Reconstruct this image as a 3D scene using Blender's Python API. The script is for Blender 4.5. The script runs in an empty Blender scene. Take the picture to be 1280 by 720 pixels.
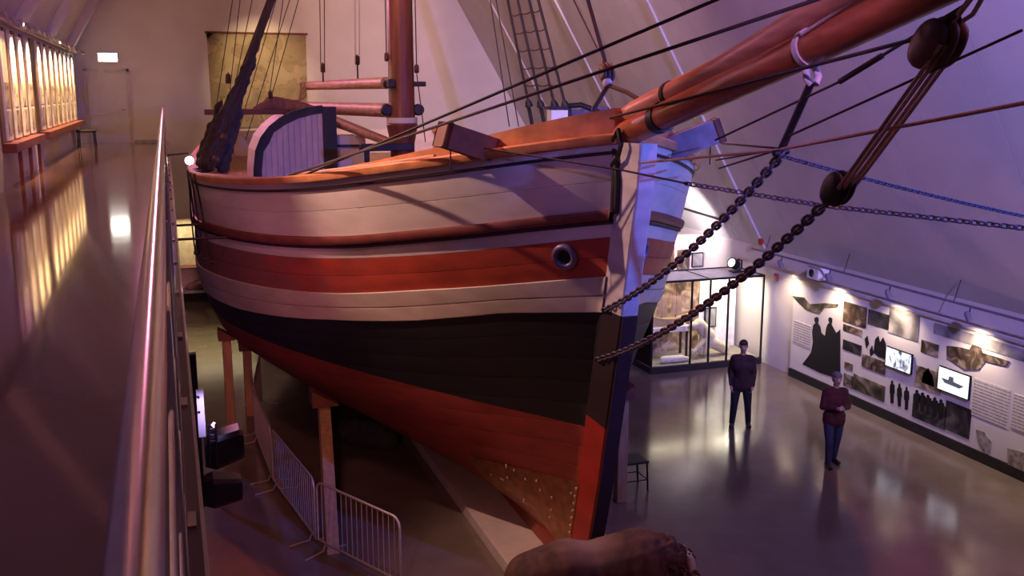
import bpy, bmesh, math, random
import numpy as np
from mathutils import Vector, Matrix
import mathutils.noise as mn
R = math.radians
rnd = random.Random(7)
C = bpy.context.scene.collection
scene = bpy.context.scene

# ------------------------------------------------------------------ camera, world, lights
cd = bpy.data.cameras.new('camera'); cam = bpy.data.objects.new('camera', cd); C.objects.link(cam)
cd.sensor_width = 36; cd.lens = 1250/1280*36; cd.clip_start = .02; cd.clip_end = 200
cam.location = (0, 0, 6.7)
cam.rotation_euler = (R(90-11.089), 0, R(-18.855))
scene.camera = cam
vs = scene.view_settings
vs.view_transform = 'Standard'; vs.look = 'None'; vs.gamma = 1; vs.use_curve_mapping = False
vs.exposure = 0.0
w = bpy.data.worlds.new('world'); scene.world = w; w.use_nodes = True
w.node_tree.nodes['Background'].inputs[0].default_value = (.055, .034, .038, 1)
w.node_tree.nodes['Background'].inputs[1].default_value = .5

def spot(name, loc, aim, col, power, angle=60, blend=.6, rad=.12):
    l = bpy.data.lights.new(name, 'SPOT'); l.energy = power; l.color = col; l.spot_size = R(angle)
    l.spot_blend = blend; l.shadow_soft_size = rad
    o = bpy.data.objects.new(name, l); C.objects.link(o); o.location = loc
    o.rotation_euler = (Vector(aim)-Vector(loc)).to_track_quat('-Z', 'Y').to_euler()
    return o
def area(name, loc, aim, col, power, sx, sy):
    l = bpy.data.lights.new(name, 'AREA'); l.shape = 'RECTANGLE'; l.size = sx; l.size_y = sy
    l.energy = power; l.color = col
    o = bpy.data.objects.new(name, l); C.objects.link(o); o.location = loc
    o.rotation_euler = (Vector(aim)-Vector(loc)).to_track_quat('-Z', 'Y').to_euler()
    return o
# theatre lamps under the roof and at the gallery edge, plus a gallery fill
spot('lamp_hull_key', (-.9, 14.3, 9.2), (3.9, 12.4, 4.6), (1, .58, .46), 2100, 62, .8, .05)
spot('lamp_bow_blue', (9.7, 2.2, 7.9), (5.7, 10.7, 5.3), (.06, .16, 1), 4200, 44, .8, .1)
spot('lamp_bow_violet', (-1.6, 6.0, 8.9), (4.7, 10.6, 5.6), (.40, .22, 1), 340, 26, 1, .1)
spot('lamp_bowsprit_violet', (2.4, 2.6, 9.6), (4.9, 7.2, 6.9), (.66, .32, 1), 1100, 20, 1, .1)
spot('lamp_deck_red', (3.6, 15.5, 15.5), (4.6, 12.5, 5.2), (1, .20, .09), 4200, 52, .7, .1)
spot('lamp_bowsprit_red', (7.6, 4.2, 12.3), (5, 7, 6.9), (1, .16, .10), 650, 50, .6, .1)
spot('lamp_aft_pink', (-.6, 30.5, 9.9), (3.2, 20, 4.6), (1, .32, .55), 1700, 74, .7, .15)
spot('lamp_mast_pink', (.8, 15.0, 12.0), (5, 22.5, 7.2), (1, .42, .36), 480, 46, .7, .1)
spot('lamp_roof_violet', (6.6, .5, 10.6), (12.0, 13.2, 8.3), (.38, .31, 1), 17000, 58, .9, .2)
spot('lamp_wall_back', (5.6, 20.0, 16.0), (8.0, 34.8, 6.5), (1, .58, .46), 6500, 70, 1, .4)
spot('lamp_roof_rose', (2.0, 18.0, 13.0), (11.3, 27.0, 7.5), (1, .60, .58), 2600, 80, .9, .3)
spot('lamp_map', (3.0, 31.0, 10.8), (3.1, 34.8, 7.2), (1, .72, .36), 1200, 44, 1, .1)
spot('lamp_floor_violet', (6.8, 5.0, 13.2), (8.0, 12.4, 0), (.50, .28, 1), 600, 30, 1, .2)
spot('fill_gallery', (-.3, 8, 10.3), (-1.2, 20, 5.1), (1, .36, .26), 950, 90, 1, .5)  # added reddish ambient fill over the gallery, not a lamp of the hall
spot('lamp_floor_red', (.72, 7.8, 3.7), (2.4, 14.5, .2), (1, .38, .25), 260, 84, .9, .1)
spot('lamp_hull_rose', (.5, 9.8, 4.5), (1.0, 19.5, 3.2), (1, .25, .45), 320, 44, .9, .1)

# ------------------------------------------------------------------ helpers
def mat(name, col, rough=.6, metal=0., var=.18, scale=6., bump=.0, emis=None, spec=.5, stretch=(1,1,1), coat=0.):
    m = bpy.data.materials.new(name); m.use_nodes = True; nt = m.node_tree; N = nt.nodes; L = nt.links
    b = N['Principled BSDF']; b.inputs['Roughness'].default_value = rough; b.inputs['Metallic'].default_value = metal
    b.inputs['Specular IOR Level'].default_value = spec; b.inputs['Coat Weight'].default_value = coat
    tc = N.new('ShaderNodeTexCoord'); mp = N.new('ShaderNodeMapping'); mp.inputs['Scale'].default_value = stretch
    L.new(tc.outputs['Object'], mp.inputs[0])
    nz = N.new('ShaderNodeTexNoise'); nz.inputs['Scale'].default_value = scale; nz.inputs['Detail'].default_value = 5
    L.new(mp.outputs[0], nz.inputs['Vector'])
    cr = N.new('ShaderNodeValToRGB'); cr.color_ramp.elements[0].position = .3; cr.color_ramp.elements[1].position = .7
    cr.color_ramp.elements[0].color = (*[max(0, c*(1-var)) for c in col], 1)
    cr.color_ramp.elements[1].color = (*[min(1, c*(1+var)) for c in col], 1)
    L.new(nz.outputs[0], cr.inputs[0]); L.new(cr.outputs[0], b.inputs['Base Color'])
    if bump:
        bp = N.new('ShaderNodeBump'); bp.inputs['Strength'].default_value = bump; bp.inputs['Distance'].default_value = .02
        L.new(nz.outputs[0], bp.inputs['Height']); L.new(bp.outputs[0], b.inputs['Normal'])
    if emis:
        b.inputs['Emission Color'].default_value = (*emis[:3], 1); b.inputs['Emission Strength'].default_value = emis[3]
    return m
def glossy_floor(name, col, rough, var):
    m = mat(name, col, rough, 0, var, 1.3, 0, None, .5)
    nt = m.node_tree; b = nt.nodes['Principled BSDF']
    nz = nt.nodes.new('ShaderNodeTexNoise'); nz.inputs['Scale'].default_value = 5; nz.inputs['Detail'].default_value = 8
    mr = nt.nodes.new('ShaderNodeMapRange'); mr.inputs[3].default_value = rough*.8; mr.inputs[4].default_value = rough*1.3
    tc = nt.nodes['Texture Coordinate']; nt.links.new(tc.outputs['Object'], nz.inputs['Vector'])
    nt.links.new(nz.outputs[0], mr.inputs[0]); nt.links.new(mr.outputs[0], b.inputs['Roughness'])
    return m
def paint_bands(name, bands, rough=.5, var=.14):
    """paint changing with height on the object: bands = [(z_top, colour), ...] from below"""
    m = bpy.data.materials.new(name); m.use_nodes = True; nt = m.node_tree; N = nt.nodes; L = nt.links
    b = N['Principled BSDF']; b.inputs['Roughness'].default_value = rough
    tc = N.new('ShaderNodeTexCoord'); sx = N.new('ShaderNodeSeparateXYZ'); L.new(tc.outputs['Object'], sx.inputs[0])
    cr = N.new('ShaderNodeValToRGB'); cr.color_ramp.interpolation = 'CONSTANT'
    mr = N.new('ShaderNodeMapRange'); mr.inputs[1].default_value = 0; mr.inputs[2].default_value = 8
    L.new(sx.outputs[2], mr.inputs[0]); L.new(mr.outputs[0], cr.inputs[0])
    els = cr.color_ramp.elements
    z0 = 0
    for i, (zt, c) in enumerate(bands):
        e = els[i] if i < 2 else els.new(z0/8)
        e.position = z0/8; e.color = (*c, 1); z0 = zt
    mp = N.new('ShaderNodeMapping'); mp.inputs['Scale'].default_value = (1, .35, 1.6); L.new(tc.outputs['Object'], mp.inputs[0])
    nz = N.new('ShaderNodeTexNoise'); nz.inputs['Scale'].default_value = 3.5; nz.inputs['Detail'].default_value = 7; L.new(mp.outputs[0], nz.inputs['Vector'])
    r2 = N.new('ShaderNodeMapRange'); r2.inputs[1].default_value = .3; r2.inputs[2].default_value = .7; r2.inputs[3].default_value = 1-var*1.6; r2.inputs[4].default_value = 1+var
    L.new(nz.outputs[0], r2.inputs[0])
    mx = N.new('ShaderNodeMix'); mx.data_type = 'RGBA'; mx.blend_type = 'MULTIPLY'; mx.inputs[0].default_value = 1
    L.new(cr.outputs[0], mx.inputs[6]); L.new(r2.outputs[0], mx.inputs[7]); L.new(mx.outputs[2], b.inputs['Base Color'])
    bp = N.new('ShaderNodeBump'); bp.inputs['Strength'].default_value = .12; bp.inputs['Distance'].default_value = .02
    L.new(nz.outputs[0], bp.inputs['Height']); L.new(bp.outputs[0], b.inputs['Normal'])
    return m
def picture(name, dark, mid, light, scale=3., dist=1.5, emis=0.):
    """procedural picture print: blotchy tones"""
    m = bpy.data.materials.new(name); m.use_nodes = True; nt = m.node_tree; N = nt.nodes; L = nt.links
    b = N['Principled BSDF']; b.inputs['Roughness'].default_value = .45
    tc = N.new('ShaderNodeTexCoord'); nz = N.new('ShaderNodeTexNoise'); nz.inputs['Scale'].default_value = scale
    nz.inputs['Detail'].default_value = 6; nz.inputs['Distortion'].default_value = dist
    L.new(tc.outputs['Object'], nz.inputs['Vector'])
    cr = N.new('ShaderNodeValToRGB'); e = cr.color_ramp.elements
    e[0].position = .36; e[0].color = (*dark, 1); e[1].position = .66; e[1].color = (*light, 1)
    k = e.new(.5); k.color = (*mid, 1)
    L.new(nz.outputs[0], cr.inputs[0]); L.new(cr.outputs[0], b.inputs['Base Color'])
    if emis:
        L.new(cr.outputs[0], b.inputs['Emission Color']); b.inputs['Emission Strength'].default_value = emis
    return m
def glass(name, col=(1, 1, 1), alpha_mix=.88):
    m = bpy.data.materials.new(name); m.use_nodes = True; nt = m.node_tree; N = nt.nodes; L = nt.links
    N.remove(N['Principled BSDF']); out = N['Material Output']
    t = N.new('ShaderNodeBsdfTransparent'); t.inputs[0].default_value = (*col, 1)
    g = N.new('ShaderNodeBsdfGlossy'); g.inputs['Roughness'].default_value = .03
    mx = N.new('ShaderNodeMixShader'); fr = N.new('ShaderNodeFresnel'); fr.inputs[0].default_value = 1.45
    L.new(fr.outputs[0], mx.inputs[0]); L.new(t.outputs[0], mx.inputs[1]); L.new(g.outputs[0], mx.inputs[2]); L.new(mx.outputs[0], out.inputs[0])
    return m

def link(name, me, m, parent=None, loc=None):
    o = bpy.data.objects.new(name, me); C.objects.link(o)
    if m is not None:
        for k in (m if isinstance(m, (list, tuple)) else [m]): me.materials.append(k)
    if parent is not None: o.parent = parent
    if loc is not None: o.location = loc
    return o
def wl(o):      # world position of an object that is only translated
    v = Vector((0, 0, 0))
    while o is not None: v = v+o.location; o = o.parent
    return v
def obj(name, bm, m, parent=None, base=None, smooth=None, rel=False):
    """bm in world coordinates (or in the parent's when rel). base = origin for top-level objects"""
    if parent is not None and not rel:
        bmesh.ops.translate(bm, verts=bm.verts, vec=-wl(parent))
    if parent is None and base is not None:
        bmesh.ops.translate(bm, verts=bm.verts, vec=-Vector(base))
    bmesh.ops.recalc_face_normals(bm, faces=bm.faces)
    me = bpy.data.meshes.new(name); bm.to_mesh(me); bm.free()
    if smooth is not None:
        me.polygons.foreach_set('use_smooth', [True]*len(me.polygons))
        if smooth < 180: me.set_sharp_from_angle(angle=R(smooth))
    return link(name, me, m, parent, base if parent is None else None)
def tag(o, label=None, cat=None, group=None, kind=None):
    if label: o['label'] = label
    if cat: o['category'] = cat
    if group: o['group'] = group
    if kind: o['kind'] = kind
    return o
def thing(name, label, cat, loc=(0, 0, 0), rz=0, group=None):
    o = bpy.data.objects.new(name, None); C.objects.link(o); o.empty_display_size = .2
    o.location = loc; o.rotation_euler = (0, 0, rz)
    return tag(o, label, cat, group)
def struct(name, bm, m, parent=None, smooth=None):
    o = obj(name, bm, m, parent, smooth=smooth)
    if parent is None: o['kind'] = 'structure'
    return o
def copy_tree(o, parent=None):
    c = o.copy(); C.objects.link(c); c.parent = parent
    for ch in list(o.children): copy_tree(ch, c)
    return c
NB = bmesh.new
def box(bm, lo, hi, bev=0., mi=0):
    n0 = len(bm.verts)
    g = bmesh.ops.create_cube(bm, size=1)
    vs_ = g['verts']
    for v in vs_:
        v.co = Vector([lo[i]+(v.co[i]+.5)*(hi[i]-lo[i]) for i in range(3)])
    if bev:
        es = list({e for v in vs_ for e in v.link_edges})
        bmesh.ops.bevel(bm, geom=es, offset=bev, segments=2, affect='EDGES', profile=.5)
    return bm
def bxx(lo, hi, bev=0.): return box(NB(), lo, hi, bev)
def obox(bm, c, half, rot, bev=0.):
    """oriented box, rot a Matrix 3x3"""
    g = bmesh.ops.create_cube(bm, size=2); vs_ = g['verts']
    for v in vs_: v.co = Vector(c)+rot @ Vector((v.co.x*half[0], v.co.y*half[1], v.co.z*half[2]))
    if bev:
        es = list({e for v in vs_ for e in v.link_edges})
        bmesh.ops.bevel(bm, geom=es, offset=bev, segments=2, affect='EDGES', profile=.5)
    return bm
def frame_of(d, up=(0, 0, 1)):
    d = Vector(d).normalized(); up = Vector(up)
    if abs(d.dot(up)) > .98: up = Vector((1, 0, 0))
    x = d.cross(up).normalized(); z = x.cross(d).normalized()
    return Matrix((x, d, z)).transposed()
def tube(bm, pts, rad, seg=8, closed=False, cap=True):
    pts = [Vector(p) for p in pts]; n = len(pts)
    rs = rad if isinstance(rad, (list, tuple)) else [rad]*n
    rings = []; px = None
    for i, p in enumerate(pts):
        if closed: d = pts[(i+1) % n]-pts[i-1]
        else: d = pts[min(i+1, n-1)]-pts[max(i-1, 0)]
        d = d.normalized()
        if px is None:
            a = Vector((0, 0, 1)) if abs(d.z) < .9 else Vector((1, 0, 0)); px = d.cross(a).normalized()
        else:
            px = (px-d*px.dot(d)).normalized()
        py = d.cross(px)
        rings.append([bm.verts.new(p+(px*math.cos(2*math.pi*k/seg)+py*math.sin(2*math.pi*k/seg))*rs[i]) for k in range(seg)])
    for i in range(n if closed else n-1):
        a, b = rings[i], rings[(i+1) % n]
        for k in range(seg): bm.faces.new((a[k], a[(k+1) % seg], b[(k+1) % seg], b[k]))
    if not closed and cap:
        bm.faces.new(rings[0][::-1]); bm.faces.new(rings[-1])
    return bm
def lathe(bm, prof, c=(0, 0, 0), seg=20, axis=None):
    """prof = [(r, h)...] turned about the z axis (or a direction) at c"""
    M = Matrix.Identity(3) if axis is None else Vector((0, 0, 1)).rotation_difference(Vector(axis)).to_matrix()
    rings = []
    for r, h in prof:
        rings.append([bm.verts.new(Vector(c)+M @ Vector((r*math.cos(2*math.pi*k/seg), r*math.sin(2*math.pi*k/seg), h))) for k in range(seg)])
    for a, b in zip(rings, rings[1:]):
        for k in range(seg): bm.faces.new((a[k], a[(k+1) % seg], b[(k+1) % seg], b[k]))
    bm.faces.new(rings[0][::-1]); bm.faces.new(rings[-1])
    return bm
def prism(bm, poly, vec):
    """poly = list of 3-D points (planar), extruded by vec"""
    a = [bm.verts.new(Vector(p)) for p in poly]; b = [bm.verts.new(Vector(p)+Vector(vec)) for p in poly]
    n = len(a); bm.faces.new(a[::-1]); bm.faces.new(b)
    for i in range(n): bm.faces.new((a[i], a[(i+1) % n], b[(i+1) % n], b[i]))
    return bm
def sag(p, q, s=0., n=12):
    p, q = Vector(p), Vector(q)
    return [p.lerp(q, i/n)-Vector((0, 0, s*4*(i/n)*(1-i/n))) for i in range(n+1)]
def blob(name, caps, voxel=.02, smooth=6, noise=None):
    """one continuous skin over tapered capsules (p0, r0, p1, r1)"""
    bm = NB()
    for p0, r0, p1, r1 in caps:
        p0, p1 = Vector(p0), Vector(p1); d = p1-p0; L = d.length
        ax = d.normalized() if L > 1e-6 else Vector((0, 0, 1))
        M = Vector((0, 0, 1)).rotation_difference(ax).to_matrix()
        prof = []
        for k in range(0, 6): t = -math.pi/2+k*math.pi/2/5; prof.append((max(r0*math.cos(t), 1e-4), r0*math.sin(t)))
        for k in range(0, 6): t = k*math.pi/2/5; prof.append((max(r1*math.cos(t), 1e-4), L+r1*math.sin(t)))
        rings = []
        for r, h in prof:
            rings.append([bm.verts.new(p0+M @ Vector((r*math.cos(2*math.pi*k/14), r*math.sin(2*math.pi*k/14), h))) for k in range(14)])
        for a, b in zip(rings, rings[1:]):
            for k in range(14): bm.faces.new((a[k], a[(k+1) % 14], b[(k+1) % 14], b[k]))
        bm.faces.new(rings[0][::-1]); bm.faces.new(rings[-1])
    me = bpy.data.meshes.new(name+'_raw'); bm.to_mesh(me); bm.free()
    o = bpy.data.objects.new(name+'_raw', me); C.objects.link(o)
    r = o.modifiers.new('r', 'REMESH'); r.mode = 'VOXEL'; r.voxel_size = voxel
    s = o.modifiers.new('s', 'SMOOTH'); s.iterations = smooth; s.factor = .5
    dg = bpy.context.evaluated_depsgraph_get(); ev = o.evaluated_get(dg)
    out = bpy.data.meshes.new_from_object(ev); out.name = name
    bpy.data.objects.remove(o); bpy.data.meshes.remove(me)
    out.polygons.foreach_set('use_smooth', [True]*len(out.polygons))
    return out

# ------------------------------------------------------------------ materials
M = {}
M['wall'] = mat('white plaster wall', (.62, .56, .53), .8, 0, .05, 1.2)
M['roof'] = mat('white roof boarding', (.60, .57, .58), .75, 0, .05, 1.5)
M['beam'] = mat('white painted rafter', (.58, .54, .53), .6, 0, .06, 2)
M['floor'] = glossy_floor('polished concrete floor', (.17, .13, .11), .14, .14)
M['gfloor'] = glossy_floor('polished gallery floor', (.17, .088, .066), .075, .12)
M['slab'] = mat('painted gallery fascia', (.34, .30, .29), .5)
M['chrome'] = mat('brushed steel', (.62, .55, .50), .22, 1, .06, 20)
M['black'] = mat('black metal', (.012, .012, .014), .45, .4, .2, 10)
M['dark'] = mat('black painted wood', (.02, .017, .017), .55, 0, .3, 8)
M['white'] = mat('ship white paint', (.66, .58, .52), .5, 0, .10, 2.6, .08, stretch=(1, .3, 2))
M['stripe'] = mat('ship cream paint', (.56, .47, .38), .55, 0, .14, 3, .10, stretch=(1, .3, 2))
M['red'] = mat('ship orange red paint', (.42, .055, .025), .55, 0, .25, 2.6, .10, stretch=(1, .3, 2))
M['under'] = paint_bands('ship bottom paint', [(2.42, (.24, .036, .02)), (8, (.014, .012, .013))], .55)
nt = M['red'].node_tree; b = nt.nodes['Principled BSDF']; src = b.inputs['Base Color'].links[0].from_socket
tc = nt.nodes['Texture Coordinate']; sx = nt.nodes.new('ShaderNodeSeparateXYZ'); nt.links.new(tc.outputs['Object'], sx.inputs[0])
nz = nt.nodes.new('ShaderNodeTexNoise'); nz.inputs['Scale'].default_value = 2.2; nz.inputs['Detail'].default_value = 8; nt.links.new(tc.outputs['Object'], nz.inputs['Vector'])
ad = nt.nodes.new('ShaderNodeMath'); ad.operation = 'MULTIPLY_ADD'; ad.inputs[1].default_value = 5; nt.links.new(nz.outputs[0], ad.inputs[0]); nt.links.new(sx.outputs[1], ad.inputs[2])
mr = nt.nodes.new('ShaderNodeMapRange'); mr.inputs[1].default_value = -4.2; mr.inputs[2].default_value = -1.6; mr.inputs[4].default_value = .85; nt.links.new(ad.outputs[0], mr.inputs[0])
mx = nt.nodes.new('ShaderNodeMix'); mx.data_type = 'RGBA'; mx.inputs[7].default_value = (.24, .12, .10, 1)      # red mixed towards mottled brown-pink aft
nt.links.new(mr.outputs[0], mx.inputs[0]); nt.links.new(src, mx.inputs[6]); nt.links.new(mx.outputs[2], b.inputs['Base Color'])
M['stem'] = paint_bands('stem paint', [(2.6, (.34, .026, .012)), (4.12, (.03, .014, .016)), (8, (.62, .54, .52))], .5)
M['wale'] = mat('wale red brown paint', (.20, .05, .036), .5, 0, .3, 4, .08, stretch=(1, .3, 2))
M['bead'] = mat('dark moulding paint', (.035, .016, .016), .5)
M['back'] = mat('hull core timber', (.02, .014, .012), .9)
M['rail'] = mat('oiled rail timber', (.55, .22, .09), .42, 0, .3, 5, .08, stretch=(1, .25, 1))
M['spar'] = mat('varnished spar', (.36, .09, .035), .38, 0, .28, 4, .06, stretch=(3, .4, 3), coat=.2)
M['boom'] = mat('scraped boom timber', (.50, .30, .20), .5, 0, .25, 5, .06, stretch=(3, .4, 3))
M['mast'] = mat('red brown mast timber', (.14, .038, .025), .42, 0, .3, 4, .06, stretch=(3, 3, .4))
M['wood'] = mat('raw pine prop', (.46, .27, .14), .65, 0, .2, 5, .08, stretch=(3, 3, .4))
M['brown'] = mat('brown wedge timber', (.16, .05, .03), .6, 0, .25, 6)
M['deck'] = mat('deck timber', (.36, .20, .11), .6, 0, .25, 4, .06, stretch=(4, .4, 1))
M['iron'] = mat('dark ironwork', (.035, .028, .032), .5, .5, .25, 14)
M['chain'] = mat('tarred chain iron', (.11, .085, .12), .45, .3, .2, 20)
M['rope'] = mat('tarred rope', (.045, .03, .03), .8, 0, .25, 40)
M['hemp'] = mat('hemp rope', (.42, .26, .20), .8, 0, .2, 40)
M['pale'] = mat('white rope', (.62, .55, .52), .7, 0, .12, 40)
M['block'] = mat('wooden pulley block', (.09, .04, .03), .5, 0, .25, 12)
M['canvas'] = mat('dark tarred canvas', (.05, .04, .045), .9, 0, .3, 9, .3)
M['bluecanvas'] = mat('blue grey canvas', (.10, .10, .20), .9, 0, .3, 9, .3)
M['browncanvas'] = mat('brown canvas', (.28, .13, .08), .9, 0, .3, 9, .3)
M['housewhite'] = mat('deckhouse white boards', (.62, .56, .60), .55, 0, .08, 4)
M['copper'] = mat('worn copper sheathing', (.38, .15, .06), .42, .7, .3, 7, .15)
M['stud'] = mat('bright nail heads', (.75, .60, .42), .35, .6)
M['plinth'] = mat('pale concrete plinth', (.50, .42, .38), .7, 0, .10, 3, .05)
M['steel'] = mat('galvanised tube', (.62, .54, .48), .45, .6, .1, 20)
M['whitebox'] = mat('white enamel', (.82, .78, .78), .4)

# ------------------------------------------------------------------ the hall
Y0, Y1 = -6.0, 34.8
XL, XR = -2.6, 13.9
GZ = 5.1
SL = 1.72
def roofL(z): return XL+(z-7.95)/SL
def roofR(z): return XR-(z-2.9)/SL
XA = (2.9+SL*XR-7.95+SL*XL)/(2*SL); ZA = 7.95+SL*(XA-XL)
struct('floor', bxx((XL-.3, Y0, -.2), (XR+.3, Y1+.3, 0)), M['floor'])
gf = struct('gallery_floor', bxx((XL, Y0, GZ-.06), (.03, Y1, GZ)), M['gfloor'])
struct('trim_1', bxx((XL, Y0, GZ-.42), (.0, Y1, GZ-.065)), M['slab'])
struct('wall_left', bxx((XL-.25, Y0, 0), (XL, Y1, 7.95)), M['wall'])
struct('wall_right', bxx((XR, Y0, 0), (XR+.25, Y1, 2.9)), M['wall'])
def endwall(y, t):
    return prism(NB(), [(XL-.25, y, 0), (XR+.25, y, 0), (XR+.25, y, 2.9), (XA, y, ZA+.4), (XL-.25, y, 7.95)], (0, t, 0))
struct('wall_back', endwall(Y1, .25), M['wall'])
struct('wall_front', endwall(Y0-.25, .25), M['wall'])
# roof slopes, made of boards between the rafters
ceil = struct('ceiling', prism(NB(), [(XL-.25, Y0, 8.1), (XA, Y0, ZA+.22), (XA, Y0, ZA+.5), (XL-.5, Y0, 8.1)], (0, Y1-Y0, 0)), M['roof'])
cr_ = struct('ceiling_slope', prism(NB(), [(XR+.2, Y0, 2.95), (XA, Y0, ZA+.22), (XA, Y0, ZA+.5), (XR+.5, Y0, 2.95)], (0, Y1-Y0, 0)), M['roof'])
ys = []
y = Y0
while y < Y1-.1:
    ys.append((y, min(y+2.575, Y1))); y += 2.575
off = (14.7-Y0) % 2.575
edges = [Y0]+[Y0+off+2.575*k for k in range(0, 17) if Y0+off+2.575*k < Y1-.2]+[Y1]
for a, b in zip(edges, edges[1:]):
    nL = Vector((SL, 0, -1)).normalized()*.06
    p = NB(); prism(p, [(XL, a+.006, 7.95), (XL, b-.006, 7.95), (XA, b-.006, ZA), (XA, a+.006, ZA)], -nL)
    obj('roof_panel', p, M['roof'], ceil)
    p = NB(); prism(p, [(XR, a+.006, 2.9), (XR, b-.006, 2.9), (XA, b-.006, ZA), (XA, a+.006, ZA)], Vector((SL, 0, 1)).normalized()*.06)
    obj('roof_panel', p, M['roof'], cr_)
for k, yy in enumerate([.75, 5.9, 11.05, 16.2, 21.3, 26.45, 31.6]):
    p = NB(); prism(p, [(XL, yy-.16, 7.95), (XL, yy+.16, 7.95), (XA, yy+.16, ZA), (XA, yy-.16, ZA)], Vector((SL, 0, -1)).normalized()*.22)
    struct('trim_%d' % (2+2*k), p, M['beam'])
    if yy > 20:
        p = NB(); prism(p, [(XR, yy-.10, 2.9), (XR, yy+.10, 2.9), (XA, yy+.10, ZA), (XA, yy-.10, ZA)], Vector((-SL, 0, -1)).normalized()*.05)
        struct('trim_%d' % (3+2*k), p, M['beam'])
# cable tray / light track along the gallery roof foot
t = thing('light_track', 'thin track with small lamps along the roof foot above the lit posters', 'light track', (XL+.12, 20, 7.9))
p = NB(); box(p, (XL+.06, 8, 7.86), (XL+.14, 34.6, 7.93)); obj('rail', p, M['slab'], t)
y = 10.0
while y < 34.4:
    p = NB(); lathe(p, [(.02, 0), (.03, .03), (.03, .10), (.02, .12)], (XL+.40, y, 7.80), 8, (-.35, 0, .9)); tube(p, [(XL+.1, y, 7.9), (XL+.38, y, 7.88)], .008, 6)
    obj('spotlight', p, M['slab'], t, smooth=40); y += .93
# door at the end of the gallery
d = struct('door_1', bxx((-2.28, Y1-.045, GZ), (-1.1, Y1-.002, GZ+2.24)), mat('pale door leaf', (.56, .50, .47), .5, 0, .04))
p = NB()
for lo, hi in [((-2.36, Y1-.07, GZ), (-2.285, Y1, GZ+2.32)), ((-1.095, Y1-.07, GZ), (-1.02, Y1, GZ+2.32)), ((-2.36, Y1-.07, GZ+2.245), (-1.02, Y1, GZ+2.32))]: box(p, lo, hi)
obj('door_frame', p, mat('door frame paint', (.5, .45, .42), .5), d)
p = NB(); tube(p, [(-1.2, Y1-.05, GZ+1.05), (-1.2, Y1-.1, GZ+1.05), (-1.32, Y1-.1, GZ+1.05)], .012, 6); obj('door_handle', p, M['chrome'], d, smooth=40)
struct('baseboard_back', bxx((-1.0, Y1-.02, GZ), (0, Y1, GZ+.08)), M['slab'])
# exit sign
t = thing('exit_sign', 'glowing white emergency exit sign above the door', 'sign', (-1.6, Y1-.12, 7.62))
obj('housing', bxx((-1.92, Y1-.14, 7.62), (-1.30, Y1, 7.92), .02), M['whitebox'], t)
obj('lit_face', bxx((-1.88, Y1-.15, 7.65), (-1.34, Y1-.141, 7.89)), mat('lit sign face', (1, 1, .95), .4, emis=(1, .97, .85, 14)), t)

# ------------------------------------------------------------------ gallery railing
t = thing('gallery_railing', 'polished steel railing with round handrail along the open gallery edge', 'railing', (-.05, 14, GZ))
def hp(x, z, r, m, nm, seg=16):
    p = NB(); tube(p, [(x, Y0+.2, z), (x, 34.7, z)], r, seg); return obj(nm, p, M[m], t, smooth=60)
hp(-.052, 6.27, .030, 'chrome', 'handrail', 24)
hp(-.040, 6.03, .019, 'chrome', 'rail')
hp(-.036, 5.75, .016, 'chrome', 'rail')
hp(-.034, 5.47, .016, 'chrome', 'rail')
hp(-.032, 5.22, .016, 'chrome', 'rail')
y = 2.2
while y < 34.5:
    p = NB(); box(p, (-.055, y-.03, GZ), (-.015, y+.03, 6.25), .004); box(p, (-.09, y-.07, GZ), (.015, y+.07, GZ+.015))
    o = obj('post', p, M['chrome'], t)
    p = NB()
    for s in (-.045, .045): lathe(p, [(.012, 0), (.012, .012), (.006, .016)], (.03, y+s, GZ-.03), 8, (1, 0, 0))
    obj('bolt', p, M['black'], o)
    y += 1.55
obj('edge_angle', bxx((.03, Y0+.2, GZ-.22), (.045, 34.7, GZ+.02)), M['chrome'], t)

# ------------------------------------------------------------------ posters on the gallery wall
pm = [picture('gallery poster print %d' % i, a, b, c, 2.2+.5*i, 1.2) for i, (a, b, c) in enumerate([
    ((.20, .12, .06), (.66, .56, .42), (.86, .80, .66)), ((.10, .07, .05), (.50, .38, .26), (.82, .74, .58)), ((.30, .20, .12), (.72, .62, .48), (.88, .82, .70))])]
gold = mat('golden brown timber post', (.16, .075, .025), .5, 0, .25, 5)
maroon = mat('maroon ledge', (.22, .05, .035), .5)
names = ['tall lit poster panel with %s on the gallery wall']
yy = [19.3+i*1.12 for i in range(4)]+[24.55+i*1.22 for i in range(8)]
for i, y in enumerate(yy):
    wd = .60
    o = thing('gallery_poster', 'tall narrow glowing poster in the run of four above the red-legged ledge' if i < 4 else 'tall narrow glowing poster in the run of eight nearest the gallery door', 'poster', (XL+.05, y, 5.86), 0, 'lit posters above the red-legged ledge' if i < 4 else 'lit posters nearest the door')
    obj('board', bxx((XL+.002, y-wd/2, 5.88), (XL+.06, y+wd/2, 7.72), .01), mat('cream poster board', (.85, .78, .66), .5) if i == 0 else bpy.data.materials['cream poster board'], o)
    for (z0, z1, k) in [(5.98, 6.38, i % 3), (6.44, 6.86, (i+1) % 3)]:
        obj('print', bxx((XL+.06, y-wd/2+.06, z0), (XL+.068, y+wd/2-.06, z1)), pm[k], o)
    l = spot('poster_lamp', (XL+.42, y, 7.84), (XL+.06, y, 7.1), (1, .66, .30), 420, 80, .8, .02)
for i, y in enumerate([18.74, 19.86, 20.98, 22.1, 23.6]+[23.94+k*1.22 for k in range(9)]):
    tag(obj('wall_batten', bxx((XL+.001, y-.2, 5.86), (XL+.03, y+.2, 7.8)), gold, None, (XL, y, 5.86)),
        'golden brown upright batten between the lit gallery posters', 'batten', 'battens between the gallery posters')
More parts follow.
